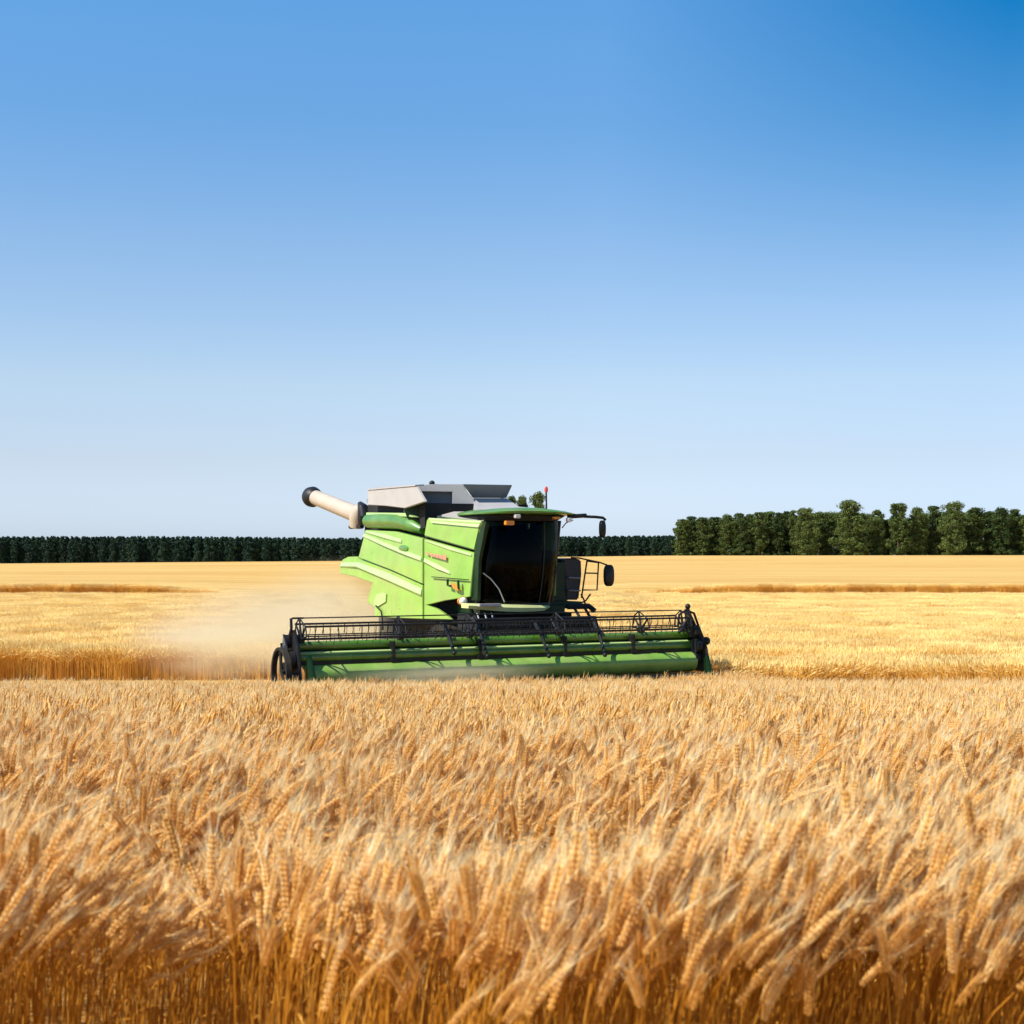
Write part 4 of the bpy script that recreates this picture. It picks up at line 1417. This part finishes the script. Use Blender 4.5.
for i, (px, top, wpx, d, v, lab) in enumerate(right):
    put_tree('broadleaf_tree', px, top, wpx * 1.3, d, v, lab, 'tree', GR, refw=RW)
for i, px in enumerate(range(1042, 1250, 15)):       # goes on a little beyond the frame
    put_tree('broadleaf_tree', px, 508 + (i * 5) % 7, 19, 500 + (i % 3) * 3, i, 'broadleaf tree of the grove beyond the right edge of the picture', 'tree', GR, refw=RW)
for px, top, wpx, v, lab in ((511.5, 495.5, 13, 0, 'leftmost small treetop showing just above the cab roof'),
                             (522, 496.0, 17, 1, 'low treetop showing above the middle of the cab roof'),
                             (537.5, 492.5, 21, 3, 'round treetop showing above the cab roof beside the red beacon')):
    put_tree('broadleaf_tree', px, top, wpx * 1.15, 470, v, lab, 'tree', 'trees rising behind the cab', refw=RW)

# grove undergrowth behind the front trees, so that the wood is dense
def mass(name, px0, px1, topf, d0, d1, cmeshes, refh, refw_, wpx, step, label, mat):
    vs, fs = [], []
    off = 0
    src = []
    for me in cmeshes:
        co = np.empty(len(me.vertices) * 3, np.float32); me.vertices.foreach_get('co', co)
        src.append(co.reshape(-1, 3))
    px = px0
    allv = []
    while px < px1:
        for dd in (d0, (d0 + d1) / 2, d1):
            q = px + random.uniform(-step * .5, step * .5)
            xx = (q - 512) / F * dd
            gz = float(ground_z(xx, dd))
            top = topf(q) + random.uniform(0, 3)
            h = CAMZ - (top - HZ) / F * dd - gz
            i = random.randrange(len(src))
            a_ = random.uniform(0, 6.28)
            k = wpx / F * dd / refw_[i % len(refw_)]
            sv = src[i][: (len(src[i]) // 8) * 4]
            sel = np.arange(len(src[i])).reshape(-1, 4)[::2].ravel()
            sv = src[i][sel]
            X = (sv[:, 0] * math.cos(a_) - sv[:, 1] * math.sin(a_)) * k + xx
            Y = (sv[:, 0] * math.sin(a_) + sv[:, 1] * math.cos(a_)) * k + dd
            Z = sv[:, 2] / refh * h + gz
            allv.append(np.stack([X, Y, Z], 1))
        px += step
    A = np.concatenate(allv)
    me = bpy.data.meshes.new(name)
    nq = len(A) // 4
    me.vertices.add(len(A)); me.vertices.foreach_set('co', A.astype(np.float32).ravel())
    me.loops.add(nq * 4); me.loops.foreach_set('vertex_index', np.arange(nq * 4, dtype=np.int32))
    me.polygons.add(nq); me.polygons.foreach_set('loop_start', np.arange(0, nq * 4, 4, dtype=np.int32))
    me.materials.append(M[mat])
    me.update(calc_edges=True)
    o = bpy.data.objects.new(name, me); COL.objects.link(o)
    tag(o, label, 'woodland', kind='stuff')
    return o
mass('woodland', 684, 1120, lambda p: np.interp(p, [678, 790, 850, 890, 950, 1120], [521, 514, 509, 518, 511, 513]), 512, 524, crowns, 20.0, RW, 17, 9,
     'dense shaded woodland filling in behind the front trees of the right-hand grove', 'leaf')

# conifer line on the left and behind the machine
pines = [crown_mesh('crown', 12.0, 4.6, 34, 1300, 0.36, 80 + i, 'pine', 'pine') for i in range(5)]
ptr = [trunk_mesh(9, 0.16, 30 + i) for i in range(3)]
PW = (4.4,)
def ptop(px): return float(np.interp(px, [-300, 0, 180, 370, 560, 673], [536, 536.5, 536.3, 538.0, 536.5, 535.5]))
def pine_row(px0, px1, group, label):
    px = px0; i = 0
    while px < px1:
        put_tree('pine_tree', px, ptop(px) + random.uniform(-0.4, 0.7), 9.6, 560 + random.uniform(-3, 3), i % 5 if i % 7 else (i + 2) % 5,
                 label, 'tree', group, cm=pines, tm=ptr, refh=12.0, refw=PW)
        px += random.uniform(4.2, 5.6); i += 1
pine_row(-60, 372, 'conifers of the far tree line left of the harvester', 'dark conifer in the even far tree line left of the harvester')
pine_row(556, 676, 'conifers of the far tree line right of the cab', 'dark conifer in the far tree line between the cab and the right-hand grove')
mass('woodland', -150, 700, lambda p: ptop(p) - 0.6, 567, 580, pines, 12.0, PW, 9.5, 3.6, 'dark mass of distant conifer forest behind the front row of conifers', 'pine')

# ------------------------------------------------------------------ dust
def dust(name, loc, scale, dens, label, nscale=1.2, rz=0.0, thresh=0.45, col=(1.0, 0.90, 0.66), seed=0.0):
    bm = bmesh.new()
    bmesh.ops.create_icosphere(bm, subdivisions=3, radius=1)
    me = bpy.data.meshes.new(name); bm.to_mesh(me); bm.free()
    o = bpy.data.objects.new(name, me); COL.objects.link(o)
    o.location = loc; o.scale = scale; o.rotation_euler = (0, 0, rz)
    m, t, b = newmat(name)
    t.nodes.remove(b)
    tc = t.nodes.new('ShaderNodeTexCoord')
    ln = t.nodes.new('ShaderNodeVectorMath'); ln.operation = 'LENGTH'
    t.links.new(tc.outputs['Object'], ln.inputs[0])
    fall = t.nodes.new('ShaderNodeMapRange'); fall.interpolation_type = 'SMOOTHSTEP'
    fall.inputs['From Min'].default_value = 1.0; fall.inputs['From Max'].default_value = 0.15
    t.links.new(ln.outputs['Value'], fall.inputs['Value'])
    ns = t.nodes.new('ShaderNodeTexNoise'); ns.inputs['Scale'].default_value = nscale; ns.inputs['Detail'].default_value = 3
    mp = t.nodes.new('ShaderNodeMapping'); mp.inputs['Location'].default_value = (seed, seed, 0)
    t.links.new(tc.outputs['Object'], mp.inputs['Vector']); t.links.new(mp.outputs[0], ns.inputs['Vector'])
    r_ = t.nodes.new('ShaderNodeMapRange'); r_.inputs['From Min'].default_value = thresh - 0.15; r_.inputs['From Max'].default_value = thresh + 0.2
    r_.clamp = True
    t.links.new(ns.outputs['Fac'], r_.inputs['Value'])
    mu = t.nodes.new('ShaderNodeMath'); mu.operation = 'MULTIPLY'
    t.links.new(fall.outputs[0], mu.inputs[0]); t.links.new(r_.outputs[0], mu.inputs[1])
    m2 = t.nodes.new('ShaderNodeMath'); m2.operation = 'MULTIPLY'; m2.inputs[1].default_value = dens
    t.links.new(mu.outputs[0], m2.inputs[0])
    pv = t.nodes.new('ShaderNodeVolumePrincipled')
    pv.inputs['Color'].default_value = (*col, 1)
    pv.inputs['Anisotropy'].default_value = 0.2
    t.links.new(m2.outputs[0], pv.inputs['Density'])
    t.links.new(pv.outputs[0], t.nodes['Material Output'].inputs['Volume'])
    me.materials.append(m)
    tag(o, label, 'dust', kind='stuff')
    return o
def at(px, py, d): return ((px - 512) / F * d, d, CAMZ - (py - HZ) / F * d)
dust('dust', at(268, 632, 39.0), (4.4, 2.4, 1.5), 1.2, 'pale dust plume drifting left from behind the header', 1.4)
dust('dust', at(340, 622, 36.0), (2.8, 2.0, 1.7), 0.95, 'dense dust under the tail of the harvester', 1.0, seed=3)
dust('dust', at(238, 648, 33.8), (2.9, 1.5, 0.9), 1.3, 'low golden dust drifting along the cut edge left of the header', 1.6, seed=7)
p = to_world(-2.6, HY - 0.75, 0.80)
dust('dust', p, (2.6, 0.35, 0.26), 2.4, 'thin veil of chaff dust along the foot of the header', 3.0, TH, 0.4, seed=5)
